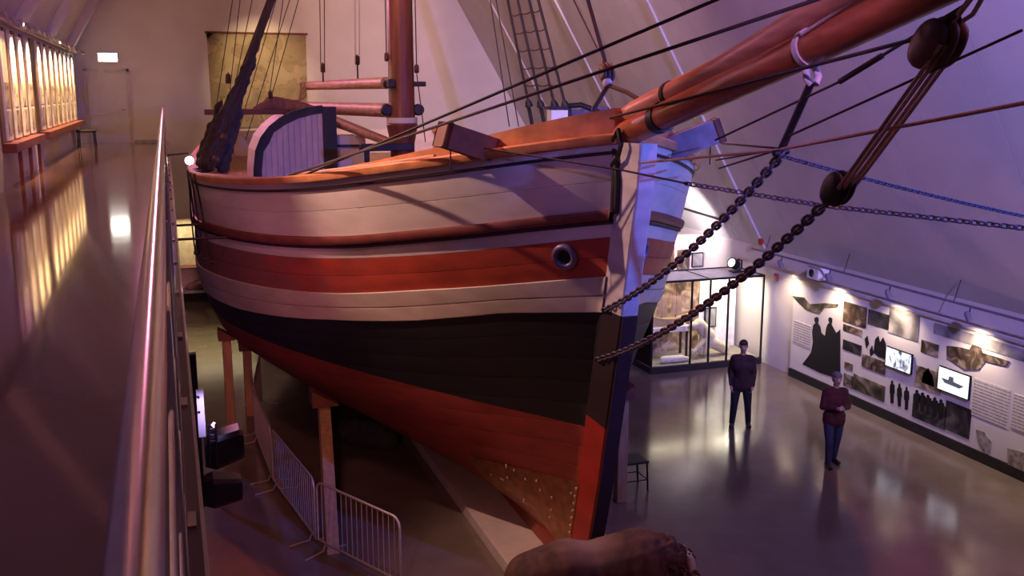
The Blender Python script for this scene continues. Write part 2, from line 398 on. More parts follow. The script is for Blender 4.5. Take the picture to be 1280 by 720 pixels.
for a, b, nm in [(18.6, 23.0, 'maroon wooden ledge under the posters with red legs, the run further from the door'), (23.9, 34.0, 'maroon wooden ledge under the posters nearest the gallery door')]:
    o = thing('poster_ledge', nm, 'ledge', (XL+.1, (a+b)/2, GZ))
    obj('shelf', bxx((XL+.001, a, 5.70), (XL+.22, b, 5.855), .01), maroon, o)
    if a < 20:
        for y in (19.3, 20.7, 22.1): obj('leg', bxx((XL+.14, y-.03, GZ), (XL+.2, y+.03, 5.70)), maroon, o)
# black stool by the door
o = thing('stool', 'black backless stool under the posters near the gallery door', 'stool', (-2.2, 32.3, GZ))
obj('seat', bxx((-2.5, 31.9, GZ+.44), (-1.98, 32.7, GZ+.5), .02), M['dark'], o)
for sx in (-2.45, -2.03):
    for sy in (31.97, 32.63):
        p = NB(); tube(p, [(sx, sy, GZ+.44), (sx+(.02 if sx > -2.2 else -.02), sy, GZ)], .018, 6); obj('leg', p, M['black'], o)
p = NB(); tube(p, [(-2.03, 31.97, GZ+.2), (-2.03, 32.63, GZ+.2)], .012, 6); tube(p, [(-2.45, 31.97, GZ+.2), (-2.45, 32.63, GZ+.2)], .012, 6); obj('stretcher', p, M['black'], o)

# ------------------------------------------------------------------ map on the back wall
mm = bpy.data.materials.new('old sail cloth map'); mm.use_nodes = True
nt = mm.node_tree; N = nt.nodes; L = nt.links; b = N['Principled BSDF']; b.inputs['Roughness'].default_value = .85
tc = N.new('ShaderNodeTexCoord'); n1 = N.new('ShaderNodeTexNoise'); n1.inputs['Scale'].default_value = 1.6; n1.inputs['Detail'].default_value = 9; n1.inputs['Distortion'].default_value = .6
L.new(tc.outputs['Object'], n1.inputs['Vector'])
r1 = N.new('ShaderNodeValToRGB'); e = r1.color_ramp.elements
e[0].position = .30; e[0].color = (.44, .33, .20, 1); e[1].position = .64; e[1].color = (.70, .58, .40, 1)
k = e.new(.485); k.color = (.58, .46, .29, 1); k = e.new(.5); k.color = (.40, .30, .18, 1); k = e.new(.515); k.color = (.64, .52, .34, 1)
L.new(n1.outputs[0], r1.inputs[0]); L.new(r1.outputs[0], b.inputs['Base Color'])
o = thing('wall_map', 'large tan old map on cloth hanging on the back wall', 'map', (3.0, Y1-.05, 5.6))
p = NB(); n = 14; g = []
for i in range(n+1):
    for j in range(n+1):
        u, v = i/n, j/n
        x = 1.42+3.18*u+(.05*(1-v)*(1-2*u)); z = 5.55+3.03*v
        g.append(p.verts.new((x, Y1-.04-.02*math.sin(u*9)*(1-v), z)))
for i in range(n):
    for j in range(n):
        p.faces.new((g[i*(n+1)+j], g[(i+1)*(n+1)+j], g[(i+1)*(n+1)+j+1], g[i*(n+1)+j+1]))
bmesh.ops.solidify(p, geom=p.faces[:], thickness=.012)
obj('cloth', p, mm, o, smooth=60)
p = NB(); tube(p, [(1.36, Y1-.05, 8.6), (4.66, Y1-.05, 8.6)], .03, 8); obj('hanging_rod', p, M['brown'], o)

# ------------------------------------------------------------------ the ship
X0 = 5.0; ZK = .3
zs = np.array([.3, .5, .9, 1.4, 2.0, 2.6, 3.4, 4.5, 6.3])
PB = np.array([.2, 1.5, 2.62, 3.42, 4.16, 4.44, 4.60, 4.59, 4.55])
PL = np.array([13.87, 12.03, 10.49, 9.6, 9.35, 9.6, 9.6, 9.38, 8.67])
PM = np.array([.84, .86, .89, .90, .91, .96, 1.06, 1.14, 1.21])
ST = np.array([(0.3, 11.62), (1.0, 11.43), (1.75, 11.2), (2.95, 10.9), (4.0, 10.63), (5.0, 10.42), (5.6, 10.27), (6.2, 10.2), (6.6, 10.18)])
def stemY(z): return float(np.interp(z, ST[:, 0], ST[:, 1]))
zz_ = np.linspace(.3, 6.3, 241)
def smooth_tab(xs, v, k):
    t_ = np.interp(zz_, xs, v); ker = np.ones(k)/k
    tp = np.concatenate([2*t_[0]-t_[k:0:-1], t_, 2*t_[-1]-t_[-2:-k-2:-1]])
    return np.convolve(tp, ker, 'same')[k:-k]
TB, TL, TM = smooth_tab(zs, PB, 13), smooth_tab(zs, PL, 13), smooth_tab(zs, PM, 13)
TB[:4] = [.15, .45, .75, 1.0]
YE = 31.6
def hb(Y, z):
    z = min(max(z, .3), 6.3)
    B = np.interp(z, zz_, TB); Lw = np.interp(z, zz_, TL); m = np.interp(z, zz_, TM)
    t = max(Y-stemY(z)-.25, 0)
    f = B*(1-max(1-t/Lw, 0)**1.7)**(1/m)
    a = max(min((Y-20)/12, 1), 0)**2.3; c = np.interp(z, [.3, 2, 3.5, 5], [1, .9, .5, .3])
    return float(max(f*(1-a*c), .11))
RY = [10.2, 11.45, 12.19, 12.86, 13.83, 14.69, 15.77, 16.9, 18.0, 19.2, 21, 25, 31.6]
RZ = [6.22, 5.98, 5.83, 5.72, 5.56, 5.44, 5.33, 5.26, 5.22, 5.18, 5.16, 5.2, 5.5]
ry = np.linspace(10, 31.8, 437); rz_ = np.interp(ry, RY, RZ); rz_ = np.convolve(np.concatenate([2*rz_[0]-rz_[20:0:-1], rz_, 2*rz_[-1]-rz_[-2:-22:-1]]), np.ones(21)/21, 'same')[20:-20]
def sheer(Y): return float(np.interp(Y, ry, rz_))
def off(T): return lambda Y: sheer(Y)-float(np.interp(Y, [a for a, _ in T], [b for _, b in T]))
zcap = off([(10, .0), (31, .0)])
zm0 = off([(10, .13), (31, .13)])
zm1 = off([(10, .45), (31, .46)])
zwt = off([(10.4, .78), (14, .84), (20, .80), (31, .8)])
zwb = off([(10.4, .90), (14, .97), (20, .94), (31, .95)])
zrt = off([(10.5, 1.10), (13, 1.16), (31, 1.16)])
zrb = off([(10.7, 1.57), (13, 1.63), (14.7, 1.69), (18, 1.74), (31, 1.8)])
zbk = off([(10.8, 2.03), (12, 1.98), (13.3, 2.08), (15, 2.13), (16.4, 2.22), (18, 2.31), (31, 2.4)])
def mid(f, g, k): return lambda Y: f(Y)*(1-k)+g(Y)*k
def under(k): return lambda Y: ZK+(zbk(Y)-ZK)*k
ship = thing('sailing_ship', 'old wooden sailing ship with white, red and black hull on props', 'ship', (X0, 21, 0))
NS = 56
def stations(f):
    y = 10.6
    for _ in range(30): y = stemY(f(y))+.25
    return [y+(YE-y)*((i/NS)**1.55) for i in range(NS+1)]
def strake_mesh(fa, fb, side, proud=0., prof=((0, -.014), (.018, -.002), (.5, .003), (.982, -.002), (1, -.014)), ymax=None):
    """strip of hull between the lines fa (upper) and fb (lower)"""
    p = NB(); ya, yb = stations(fa), stations(fb); rows = []
    for i in range(NS+1):
        row = []
        for w_, o_ in prof:
            Y = ya[i]*(1-w_)+yb[i]*w_; z = fa(ya[i])*(1-w_)+fb(yb[i])*w_
            row.append(p.verts.new((X0+side*(hb(Y, z)+o_+proud), Y, z)))
        rows.append(row)
    for i in range(NS):
        for k in range(len(prof)-1): p.faces.new((rows[i][k], rows[i+1][k], rows[i+1][k+1], rows[i][k+1]))
    return p
# backing skin of the whole hull, both sides in one
p = NB(); allr = {}
fl = [zcap, zm0, zm1, zwt, zwb, zrt, mid(zrt, zrb, .5), zrb, mid(zrb, zbk, .5), zbk]+[under(k) for k in np.linspace(.95, 0, 15)]
for side in (-1, 1):
    g = []
    for f in fl:
        g.append([p.verts.new((X0+side*(hb(Y, f(Y))-.024), Y, f(Y))) for Y in stations(f)])
    for a, b in zip(g, g[1:]):
        for i in range(NS): p.faces.new((a[i], a[i+1], b[i+1], b[i]))
    allr[side] = g
bmesh.ops.remove_doubles(p, verts=p.verts, dist=.0005)
hull = obj('hull', p, M['back'], ship, smooth=60)
hull.location = (0, 0, 0)
uk = list(np.linspace(1, 0, 13))
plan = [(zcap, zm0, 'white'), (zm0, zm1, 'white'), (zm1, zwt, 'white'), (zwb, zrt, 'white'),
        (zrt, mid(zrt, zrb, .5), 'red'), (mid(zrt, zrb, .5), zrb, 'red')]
plan += [(under(a), under(b), 'under') for a, b in zip(uk, uk[1:])]
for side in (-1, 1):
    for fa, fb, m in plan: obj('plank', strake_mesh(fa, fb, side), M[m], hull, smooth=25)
    for fa, fb in [(zrb, mid(zrb, zbk, .52)), (mid(zrb, zbk, .52), zbk)]:
        obj('plank', strake_mesh(fa, fb, side, .03, ((0, -.03), (.06, 0), (.5, .004), (.95, 0), (1, -.03))), M['stripe'], hull, smooth=25)
    # wale (rubbing strake) standing proud, with a dark underside bead, and the thin moulding under the rail
    obj('wale', strake_mesh(zwt, zwb, side, .075, ((0, -.08), (.02, -.015), (.2, 0), (.8, 0), (.98, -.015), (1, -.08))), M['wale'], ship, smooth=35)
    lo = lambda Y: zwb(Y)-.045
    obj('wale_bead', strake_mesh(zwb, lo, side, .045, ((0, -.05), (.15, 0), (.85, 0), (1, -.05))), M['bead'], ship, smooth=35)
    hi = lambda Y: zm0(Y)+.022
    lo2 = lambda Y: zm0(Y)-.022
    obj('moulding', strake_mesh(hi, lo2, side, .03, ((0, -.035), (.2, 0), (.8, 0), (1, -.035))), M['bead'], ship, smooth=35)
    # cap rail, lining of the bulwark
    p = NB(); rows = []
    for Y in stations(zcap):
        z = sheer(Y); h = hb(Y, z)
        hi_ = max(h-.22, .02)
        prof = [(h+.07, z-.03), (h+.085, z+.005), (h+.085, z+.06), (h+.06, z+.085), (hi_, z+.085), (hi_-.02, z+.06), (hi_-.02, z-.03)]
        rows.append([p.verts.new((X0+side*x, Y, zz)) for x, zz in prof])
    for a, b in zip(rows, rows[1:]):
        for k in range(7): p.faces.new((a[k], b[k], b[(k+1) % 7], a[(k+1) % 7]))
    p.faces.new(rows[0]); p.faces.new(rows[-1])
    obj('cap_rail', p, M['rail'], ship, smooth=35)
    p = NB(); rows = []
    for Y in stations(zcap):
        z = sheer(Y)
        rows.append([p.verts.new((X0+side*max(hb(Y, zz)-.14, .02), Y, zz)) for zz in (z, z-.35, z-.72)])
    for a, b in zip(rows, rows[1:]):
        for k in range(2): p.faces.new((a[k], b[k], b[k+1], a[k+1]))
    obj('bulwark_lining', p, M['rail'], ship, smooth=35)
for side in (-1, 1):
    p = NB(); rows = []
    for Y in np.linspace(10.62, 14.6, 24):
        z = sheer(Y)+.085; h = max(hb(Y, sheer(Y))-.19, .03); hh = float(np.interp(Y, [10.6, 11.2, 12.2, 13.4, 14.6], [.30, .25, .16, .08, .03]))
        rows.append([p.verts.new((X0+side*(h+d_), Y, z+e_)) for d_, e_ in ((.07, -.01), (.06, hh), (-.02, hh), (-.02, -.01))])
    for a, b in zip(rows, rows[1:]):
        for k in range(4): p.faces.new((a[k], b[k], b[(k+1) % 4], a[(k+1) % 4]))
    p.faces.new(rows[0]); p.faces.new(rows[-1])
    tag(obj('bow_chock', p, M['rail'], ship, smooth=35), 'raised timber along the bow rail')
# deck and transom
p = NB(); ysd = stations(zcap); rows = []
for Y in ysd:
    z = sheer(Y)-.7; h = max(hb(Y, z)-.1, .03)
    rows.append([p.verts.new((X0-h, Y, z)), p.verts.new((X0, Y, z+.05)), p.verts.new((X0+h, Y, z))])
for a, b in zip(rows, rows[1:]):
    p.faces.new((a[0], a[1], b[1], b[0])); p.faces.new((a[1], a[2], b[2], b[1]))
obj('deck', p, M['deck'], ship, smooth=60)
p = NB(); pts = [(X0-hb(YE, z), YE, z) for z in np.linspace(5.55, .5, 16)]+[(X0+hb(YE, z), YE, z) for z in np.linspace(.5, 5.55, 16)]
prism(p, pts, (0, .08, 0)); obj('transom', p, M['white'], ship)
# stem post with front facing, keel
p = NB()
FO = .23
zl = np.linspace(.215, 6.14, 40); rows = []
for z in zl:
    a = stemY(z)-FO; rows.append([p.verts.new(q) for q in [(X0-.115, a+.6, z), (X0-.11, a+.02, z), (X0-.09, a, z), (X0+.09, a, z), (X0+.11, a+.02, z), (X0+.115, a+.6, z)]])
for a, b in zip(rows, rows[1:]):
    for k in range(5): p.faces.new((a[k], a[k+1], b[k+1], b[k]))
p.faces.new(rows[-1]); p.faces.new(rows[0])
obj('stem_post', p, M['stem'], ship, smooth=30)
p = NB(); rows = []
for z in np.linspace(.215, 4.12, 30):
    a = stemY(z)-FO; rows.append([p.verts.new(q) for q in [(X0-.092, a+.01, z), (X0-.092, a-.03, z), (X0+.092, a-.03, z), (X0+.092, a+.01, z)]])
for a, b in zip(rows, rows[1:]):
    for k in range(3): p.faces.new((a[k], a[k+1], b[k+1], b[k]))
p.faces.new(rows[-1]); p.faces.new(rows[0])
tag(obj('stem_facing', p, mat('dark iron stem band', (.03, .014, .016), .5), ship, smooth=30), 'dark iron band on the front of the stem')
obj('keel', bxx((X0-.16, 11.7, .21), (X0+.16, YE, .42)), M['under'], ship)
# copper sheathing on the forefoot with bright nails
for side in (-1, 1):
    p = NB(); rows = []
    for i in range(15):
        k = i/14; row = []
        for j in range(9):
            z = .34+(1.26-.25*k)*j/8
            Y = stemY(z)+.30+2.1*k
            row.append(p.verts.new((X0+side*(hb(Y, z)+.012), Y, z)))
        rows.append(row)
    for a, b in zip(rows, rows[1:]):
        for j in range(8): p.faces.new((a[j], b[j], b[j+1], a[j+1]))
    sh = tag(obj('metal_sheathing', p, M['copper'], ship, smooth=60), 'worn copper plate nailed over the forefoot')
    if side < 0:
        p = NB(); lathe(p, [(.022, 0), (.02, .008), (.008, .014)], (0, 0, 0), 7, (-1, 0, 0)); me = bpy.data.meshes.new('nail'); p.to_mesh(me); p.free(); me.materials.append(M['stud'])
        r2 = random.Random(3); ps = [(.36, 1.5-.12*k) for k in range(9)]+[(.36+r2.uniform(.1, 1.7), r2.uniform(.75, 1.5)) for k in range(17)]
        for dy, z in ps:
            Y = stemY(z)+dy; n_ = bpy.data.objects.new('nail', me); C.objects.link(n_); n_.parent = sh
            n_.location = Vector((X0-hb(Y, z)-.014, Y, z))-wl(ship)
# hawse ring and eye on the bow
def hull_pt(Y, z, side=-1, o=0.):
    e_ = .02
    n = Vector((side*1.0, -(hb(Y+e_, z)-hb(Y-e_, z))/(2*e_), -(hb(Y, z+e_)-hb(Y, z-e_))/(2*e_))).normalized()
    return Vector((X0+side*hb(Y, z), Y, z))+n*o, n
for side in (-1, 1):
    c, n = hull_pt(11.16, 4.74, side, .01)
    F_ = frame_of(n)
    p = NB()
    tube(p, [c+n*.02+F_ @ Vector((.125*math.cos(a), 0, .125*math.sin(a))) for a in np.linspace(0, 2*math.pi, 24, endpoint=False)], .042, 10, True)
    hr = tag(obj('hawse_ring', p, mat('grey blue iron ring', (.16, .13, .22), .45, .4) if side < 0 else bpy.data.materials['grey blue iron ring'], ship, smooth=60), 'iron ring around the hawse hole')
    p = NB(); lathe(p, [(.11, -.02), (.11, .012)], c, 20, n); obj('hawse_hole', p, M['back'], hr)
# iron strap running down the stem beside the rabbet
p = NB()
pts = [(X0-.16, 10.86, 6.36), (X0-.18, 10.60, 6.02), (X0-.185, 10.52, 5.7), (X0-.185, 10.54, 5.33)]
for dx in (0, .1): tube(p, [(x+.03, y+dx*.8-.05, z) for x, y, z in pts], .034, 6)
tube(p, [(X0-.19, 10.52, 6.16), (X0-.2, 10.36, 6.28), (X0-.2, 10.28, 6.12), (X0-.2, 10.36, 5.98), (X0-.19, 10.5, 5.9)], .03, 6)
obj('gammon_strap', p, M['iron'], ship, smooth=40)

# --- spars forward
def bs(y, dz=0): return 6.31+(10.22-y)*.2400+dz       # axis height of the bowsprit at y
p = NB(); tube(p, [(X0, 12.2, bs(12.2)-.02), (X0, 10.4, bs(10.4)), (X0, 7.1, bs(7.1)), (X0, 3.2, bs(3.2))], [.15, .15, .148, .12], 24)
bow = obj('bowsprit', p, M['spar'], ship, smooth=60)
p = NB(); tube(p, [(X0+.06, 12.0, bs(12.0)+.14), (X0+.06, 10.44, 6.50), (X0+.05, 8.54, 6.93), (X0+.02, 6.88, 7.40), (X0, 4.6, 8.02)], [.10, .115, .125, .125, .10], 20)
jib = tag(obj('jib_boom', p, mat('pale varnished spar', (.58, .26, .15), .4, 0, .25, 4, .06, stretch=(3, .4, 3)), ship, smooth=60), 'second paler spar lying on top of the bowsprit')
def band(y, r, wd, m, nm, parent, dz=0., x=X0):
    d_ = Vector((0, -1, .24)).normalized(); c = Vector((x, y, bs(y)+dz))
    p = NB(); lathe(p, [(r, -wd), (r+.014, -wd), (r+.014, wd), (r, wd)], c, 28, d_); return obj(nm, p, M[m], parent, smooth=40)
rg = band(7.13, .149, .032, 'pale', 'white_band', bow)
band(9.72, .15, .07, 'iron', 'iron_band', bow)
d_ = Vector((0, -1, .235)).normalized(); p = NB(); lathe(p, [(.118, -.035), (.134, -.035), (.134, .035), (.118, .035)], (X0+.055, 9.62, 6.685), 24, d_); obj('iron_band', p, M['iron'], jib, smooth=40)
# shackle hanging under the white band
p = NB()
tube(p, [(X0-.04, 7.12, 6.90), (X0-.05, 7.08, 6.80), (X0-.02, 7.06, 6.76)], .03, 8); tube(p, [(X0+.05, 7.12, 6.90), (X0+.06, 7.08, 6.82), (X0+.02, 7.06, 6.76)], .03, 8)
obj('shackle', p, M['pale'], bow, smooth=50)
# --- pulley blocks
def block(c, d, size, m='block', wd=.7, parent=None, nm='pulley_block'):
    d = Vector(d).normalized(); F_ = frame_of(d, (1, 0, 0))
    p = NB(); seg = 14
    for off_, ws in ((-.5, .30), (0, .30), (.5, .30)):
        rings = []; sc_ = .92 if off_ else 1.0
        for k in range(-6, 7):
            t_ = k/6; r_ = math.sqrt(max(1-t_*t_, .02))
            rings.append([p.verts.new(Vector(c)+d*t_*size*sc_+F_ @ Vector((math.cos(a)*r_*size*.74*sc_, 0, size*wd*(off_*.85+math.sin(a)*min(1, r_*1.5)*ws)))) for a in np.linspace(0, 2*math.pi, seg, endpoint=False)])
        for a, b in zip(rings, rings[1:]):
            for k in range(seg): p.faces.new((a[k], a[(k+1) % seg], b[(k+1) % seg], b[k]))
        p.faces.new(rings[0][::-1]); p.faces.new(rings[-1])
    o = obj(nm, p, M[m], parent or ship, smooth=50)
    p = NB(); tube(p, [Vector(c)+d*size*.6+F_ @ Vector((0, 0, size*.5*wd)), Vector(c)+d*size*1.25, Vector(c)+d*size*.6-F_ @ Vector((0, 0, size*.5*wd))], size*.09, 6)
    obj('strop', p, M['iron'], o, smooth=50)
    return o
def rope(pts, r, m='rope', nm='rope', parent=None, seg=6):
    p = NB(); tube(p, pts, r, seg); return obj(nm, p, M[m], parent or ship, smooth=60)
ub, lb = Vector((X0-.02, 5.66, 7.02)), Vector((X0, 6.66, 5.95))
dd = (ub-lb).normalized()
block(ub, dd, .205, 'block', 1.0)
block(lb, -dd, .17, 'iron', .8)
sd = Vector((1, .3, 0)).normalized()
for k, o_ in enumerate((-.11, -.04, .04, .11)):
    rope([lb+dd*.02+sd*o_*.9-Vector((0, .09, 0)), ub-dd*.02+sd*o_-Vector((0, .13, 0))], .015, 'hemp', 'tackle_rope')
rope([ub+dd*.14, (X0-.03, 5.52, 7.16), (X0, 5.35, bs(5.35)-.12)], .02, 'hemp', 'tackle_rope')
rope([ub+dd*.14+sd*.04, (X0+.06, 5.45, 7.2), (X0+.05, 5.3, bs(5.3)-.1)], .016, 'hemp', 'tackle_rope')
# flat iron rod from the band
rope([(X0-.02, 7.06, 6.78), (X0-.01, 7.28, 6.47), (X0, 7.46, 6.22)], .034, 'iron', 'iron_rod', seg=8)
rope([(X0-.07, 7.47, 6.18), (X0+.07, 7.47, 6.20)], .03, 'iron', 'iron_shackle', seg=8)
# --- chains: links share one mesh
def link_mesh(nm, ln, wd, r):
    p = NB(); pts = []
    for a in np.linspace(0, 2*math.pi, 10, endpoint=False):
        x, y_ = math.cos(a)*wd/2, math.sin(a)*wd/2
        pts.append((x, y_+math.copysign((ln-wd)/2, y_) if abs(y_) > 1e-6 else y_, 0))
    tube(p, pts, r, 5, True); me = bpy.data.meshes.new(nm); p.to_mesh(me); p.free()
    me.polygons.foreach_set('use_smooth', [True]*len(me.polygons)); me.materials.append(M['chain']); return me
def chain(pts, pitch, wd, r, nm='chain', label=None):
    pts = [Vector(q) for q in pts]; L_ = [0]
    for a, b in zip(pts, pts[1:]): L_.append(L_[-1]+(b-a).length)
    n = max(2, int(L_[-1]/pitch)); me = link_mesh('chain_link', pitch+2.6*r, wd, r)
    root = None
    for i in range(n+1):
        s = L_[-1]*i/n; k = max(j for j in range(len(pts)-1) if L_[j] <= s+1e-6)
        q = pts[k].lerp(pts[k+1], (s-L_[k])/(L_[k+1]-L_[k])); d = pts[k+1]-pts[k]
        rot = frame_of(d) @ Matrix.Rotation(R(45 if i % 2 else -45), 3, 'Y')
        o = bpy.data.objects.new(nm if i == 0 else 'chain_link', me); C.objects.link(o)
        if i == 0:
            o.parent = ship; o.location = q-wl(ship); o.rotation_euler = rot.to_euler(); root = o; r0 = rot.to_4x4(); q0 = q
            if label: o['label'] = label
        else:
            o.parent = root; o.matrix_local = (Matrix.Translation(q0) @ r0).inverted() @ (Matrix.Translation(q) @ rot.to_4x4())
    return root
chain(sag((X0-.135, 10.78, 4.12), (X0, 7.48, 6.15), .16), .078, .066, .0145, 'bobstay_chain')
chain(sag((X0-.135, 10.95, 3.46), (X0, 6.83, 5.80), .20), .080, .068, .015, 'bobstay_chain')
rope([(3.53, 11.36, 6.05), (4.67, 10.01, 5.865), (5.17, 9.40, 5.75)], .012, 'rope', 'guy_rope')
chain([(5.17, 9.40, 5.75), (6.09, 8.31, 5.60), (7.23, 6.95, 5.50), (8.3, 5.7, 5.46)], .062, .05, .0085, 'guy_chain')
chain(sag((X0, 7.45, 6.16), (8.2, 7.9, 5.46), .02), .045, .036, .007, 'guy_chain')
# --- running lines forward
rope([(1.84, 14.67, 5.52), (5.0, 7.33, 7.73), (5.3, 6.63, 7.94)], .017, 'rope', 'stay')
rope([(1.51, 15.41, 5.40), (4.96, 5.91, 7.55)], .017, 'rope', 'stay')
rope([(X0-.17, 10.65, 6.41), (X0-.15, 8.2, 6.73), (X0-.12, 5.8, 7.05)], .016, 'rope', 'stay')
rope([(X0-.1, 11.07, 5.82), (X0-.02, 7.48, 6.21), (X0-.02, 4.90, 6.63), (X0, 3.4, 6.9)], .015, 'hemp', 'guy_rope')
rope([(X0-.02, 7.35, 6.33), (X0-.02, 4.95, 7.07)], .010, 'rope', 'guy_rope')
rope([(X0-.05, 8.49, 6.25), (X0-.02, 6.69, 6.78)], .010, 'rope', 'guy_rope')
rope([(X0-.02, 6.69, 6.78), (X0-.02, 6.22, 6.96)], .024, 'iron', 'turnbuckle', seg=8)
rope([(X0-.02, 6.22, 6.96), (X0-.02, 5.43, 7.26)], .012, 'rope', 'guy_rope')
rope([(X0-.145, 7.05, 7.15), (X0-.10, 6.49, 7.37), (X0-.08, 5.6, 7.62)], .016, 'pale', 'white_rope')
for a in ((6.45, 10.9, 6.08), (6.2, 10.6, 5.9), (6.6, 11.2, 5.75)):
    rope([a, (X0+.02, 7.5, 6.22)], .011, 'rope', 'guy_rope')
# forestay with its block and the black pendants round the stem head
fs = Vector((X0, 11.16, 6.93))
rope([fs+Vector((0, .03, .1)), (X0, 11.75, 7.81), (X0, 22.0, 22.6)], .026, 'rope', 'forestay')
rope([fs+Vector((0, .3, .3)), (X0, 12.22, 7.85), (X0, 22.0, 21.5)], .010, 'rope', 'stay')
block(fs, (0, .5, .8), .13, 'block', .9)
p = NB(); lathe(p, [(.05, -.03), (.06, 0), (.05, .03)], fs+Vector((-.02, -.07, -.12)), 10, (0, .5, .8)); obj('pale_lashing', p, M['pale'], ship, smooth=50)
rope([fs+Vector((0, -.05, -.15)), (X0-.1, 11.3, 6.5), (X0-.14, 11.15, 6.3), (X0-.16, 10.80, 6.12)], .03, 'rope', 'pendant')
rope([fs+Vector((0, -.05, -.15)), (X0+.05, 10.7, 6.70), (X0+.1, 10.4, 6.6)], .026, 'rope', 'pendant')
# --- catheads
for side, a, b in ((-1, (3.66, 11.80, 6.03), (3.22, 11.72, 6.17)), (1, (6.0, 11.5, 5.98), (6.52, 11.30, 6.19))):
    a, b = Vector(a), Vector(b); F_ = frame_of(b-a)
    p = NB(); obox(p, (a+b)/2, (.125, (b-a).length/2+.1, .13), F_, .02)
    ct = tag(obj('cathead', p, mat('weathered violet brown timber', (.24, .17, .20), .6, 0, .25, 6) if side < 0 else bpy.data.materials['weathered violet brown timber'], ship), 'square timber beam jutting over the rail')
    p = NB(); obox(p, b+(b-a).normalized()*.1, (.14, .03, .145), F_, .01); obj('end_cap', p, M['brown'], ct)
    rope([b+Vector((0, 0, -.1)), b+Vector((0, 0, -.4))], .008, 'rope', 'cathead_line')
# --- mast
MX, MY = X0, 22.25
p = NB(); lathe(p, [(.27, 4.4), (.27, 5.55), (.35, 5.98), (.335, 6.0), (.295, 6.06), (.285, 7), (.27, 10), (.22, 20), (.16, 24)], (MX, MY, 0), 28)
mast = obj('mast', p, M['mast'], ship, smooth=40)
p = NB(); lathe(p, [(.30, 6.02), (.345, 6.02), (.345, 6.14), (.30, 6.14)], (MX, MY, 0), 28); obj('white_band', p, M['pale'], mast, smooth=40)
p = NB()
for s in (-1, 1): lathe(p, [(.10, -.09), (.13, -.05), (.13, .05), (.10, .09)], (MX+s*.36, MY-.05, 6.31), 16, (0, 1, 0))
obj('gooseneck', p, M['iron'], mast, smooth=40)
p = NB(); box(p, (MX-.42, MY-.08, 6.82), (MX+.55, MY+.08, 6.93), .02); box(p, (MX-.36, MY-.32, 6.80), (MX-.2, MY+.32, 6.98), .02); obj('crosspiece', p, M['iron'], mast)
p = NB(); tube(p, [(MX-.3, MY+.2, 6.90), (3.6, 28.0, 6.86)], [.135, .11], 18); gaff = tag(obj('gaff', p, M['boom'], ship, smooth=50), 'upper bare spar lowered at the mast')
p = NB(); tube(p, [(MX-.3, MY+.2, 6.30), (3.15, 28.2, 6.30)], [.16, .15], 18); tag(obj('boom', p, M['boom'], ship, smooth=50), 'lower bare spar at the mast')
p = NB(); tube(p, [(4.9, 23.2, 5.55), (3.7, 25.5, 6.1)], [.10, .14], 12); obj('stowed_spar', p, M['boom'], ship, smooth=50)
p = NB(); box(p, (MX-1.0, MY-.3, 5.42), (MX+.2, MY-.05, 5.58), .02); box(p, (MX-.9, MY-.25, 4.5), (MX-.8, MY-.12, 5.45)); obj('windlass_bitts', p, M['iron'], ship)
# halyards with blocks above the gaff
for x, y_, zb, hook in ((3.83, 26.0, 7.29, 6.95), (4.53, 25.0, 7.46, 7.0)):
    block((x, y_, zb), (0, 0, 1), .12)
    rope([(x, y_, zb-.1), (x, y_, hook)], .022, 'iron', 'hook')
    for s in (-.05, .05): rope([(x+s, y_, zb+.05), (x+s*1.4+.1, y_-.5, 14)], .012 if x < 4 else .018, 'rope' if x < 4 else 'pale', 'halyard')
for s, z in ((-.34, 7.45), (.33, 7.2)):
    block((MX+s, MY-.1, z), (0, 0, 1), .10); rope([(MX+s, MY-.1, z), (MX+s*.9, MY, 20)], .013, 'rope', 'halyard')
rope([(MX+.33, MY-.1, 7.1), (MX+.48, MY-.2, 5.6)], .012, 'rope', 'halyard')
# gathered hemp lashing at the gaff end
p = NB()
for k in range(6):
    a = k*.9; tube(p, [(3.55+.1*math.sin(a), 27.6, 6.95), (3.45+.12*math.cos(a), 27.4, 6.6-.05*k), (3.0+.15*math.sin(a*2), 27.2, 6.35-.03*k)], .02, 5)
obj('lashing', p, M['hemp'], gaff, smooth=60)
# --- starboard shrouds, chain plates, gear hung on them
TOP = Vector((MX-.1, MY, 15.0))
for k, y_ in enumerate((18.75, 19.2, 19.65, 20.1)):
    z = sheer(y_); x = X0-hb(y_, z)+.22
    d0 = Vector((x, y_, z+.12))
    rope([d0, d0.lerp(TOP, .5), TOP], .030 if k < 3 else .022, 'rope', 'shroud')
    for f in (.02, .06):
        p = NB(); lathe(p, [(.03, -.05), (.075, -.03), (.075, .03), (.03, .05)], d0.lerp(TOP, f), 12, (1, .2, 0)); obj('deadeye', p, M['block'], ship, smooth=50)
    pts = [d0, Vector((X0-hb(y_, z)-.10, y_, z+.06))]+[Vector((X0-hb(y_-.05*j, z-.3*j)-.07, y_-.04*j, z-.3*j)) for j in range(1, 6)]
    cp = rope(pts, .017, 'iron', 'chain_plate')
    p = NB(); lathe(p, [(.035, -.02), (.035, .03)], pts[-1], 8, (-1, 0, 0)); obj('bolt_head', p, M['iron'], cp)
rng = np.random.default_rng(5)
def bundle(nm, caps, m, label=None, noise=.03):
    me = blob(nm, caps, .03, 4)
    r3 = np.random.default_rng(2)
    for v in me.vertices:
        v.co += v.normal*mn.noise(v.co*7)*noise*2.2
    o = link(nm, me, M[m], ship); o.location = -wl(ship)
    if label: o['label'] = label
    return o
q = lambda k, dx=0, dy=0, dz=0: Vector((X0-hb(19.4, 5.2)+.28, 19.4, 5.36)).lerp(TOP, k)+Vector((dx, dy, dz))
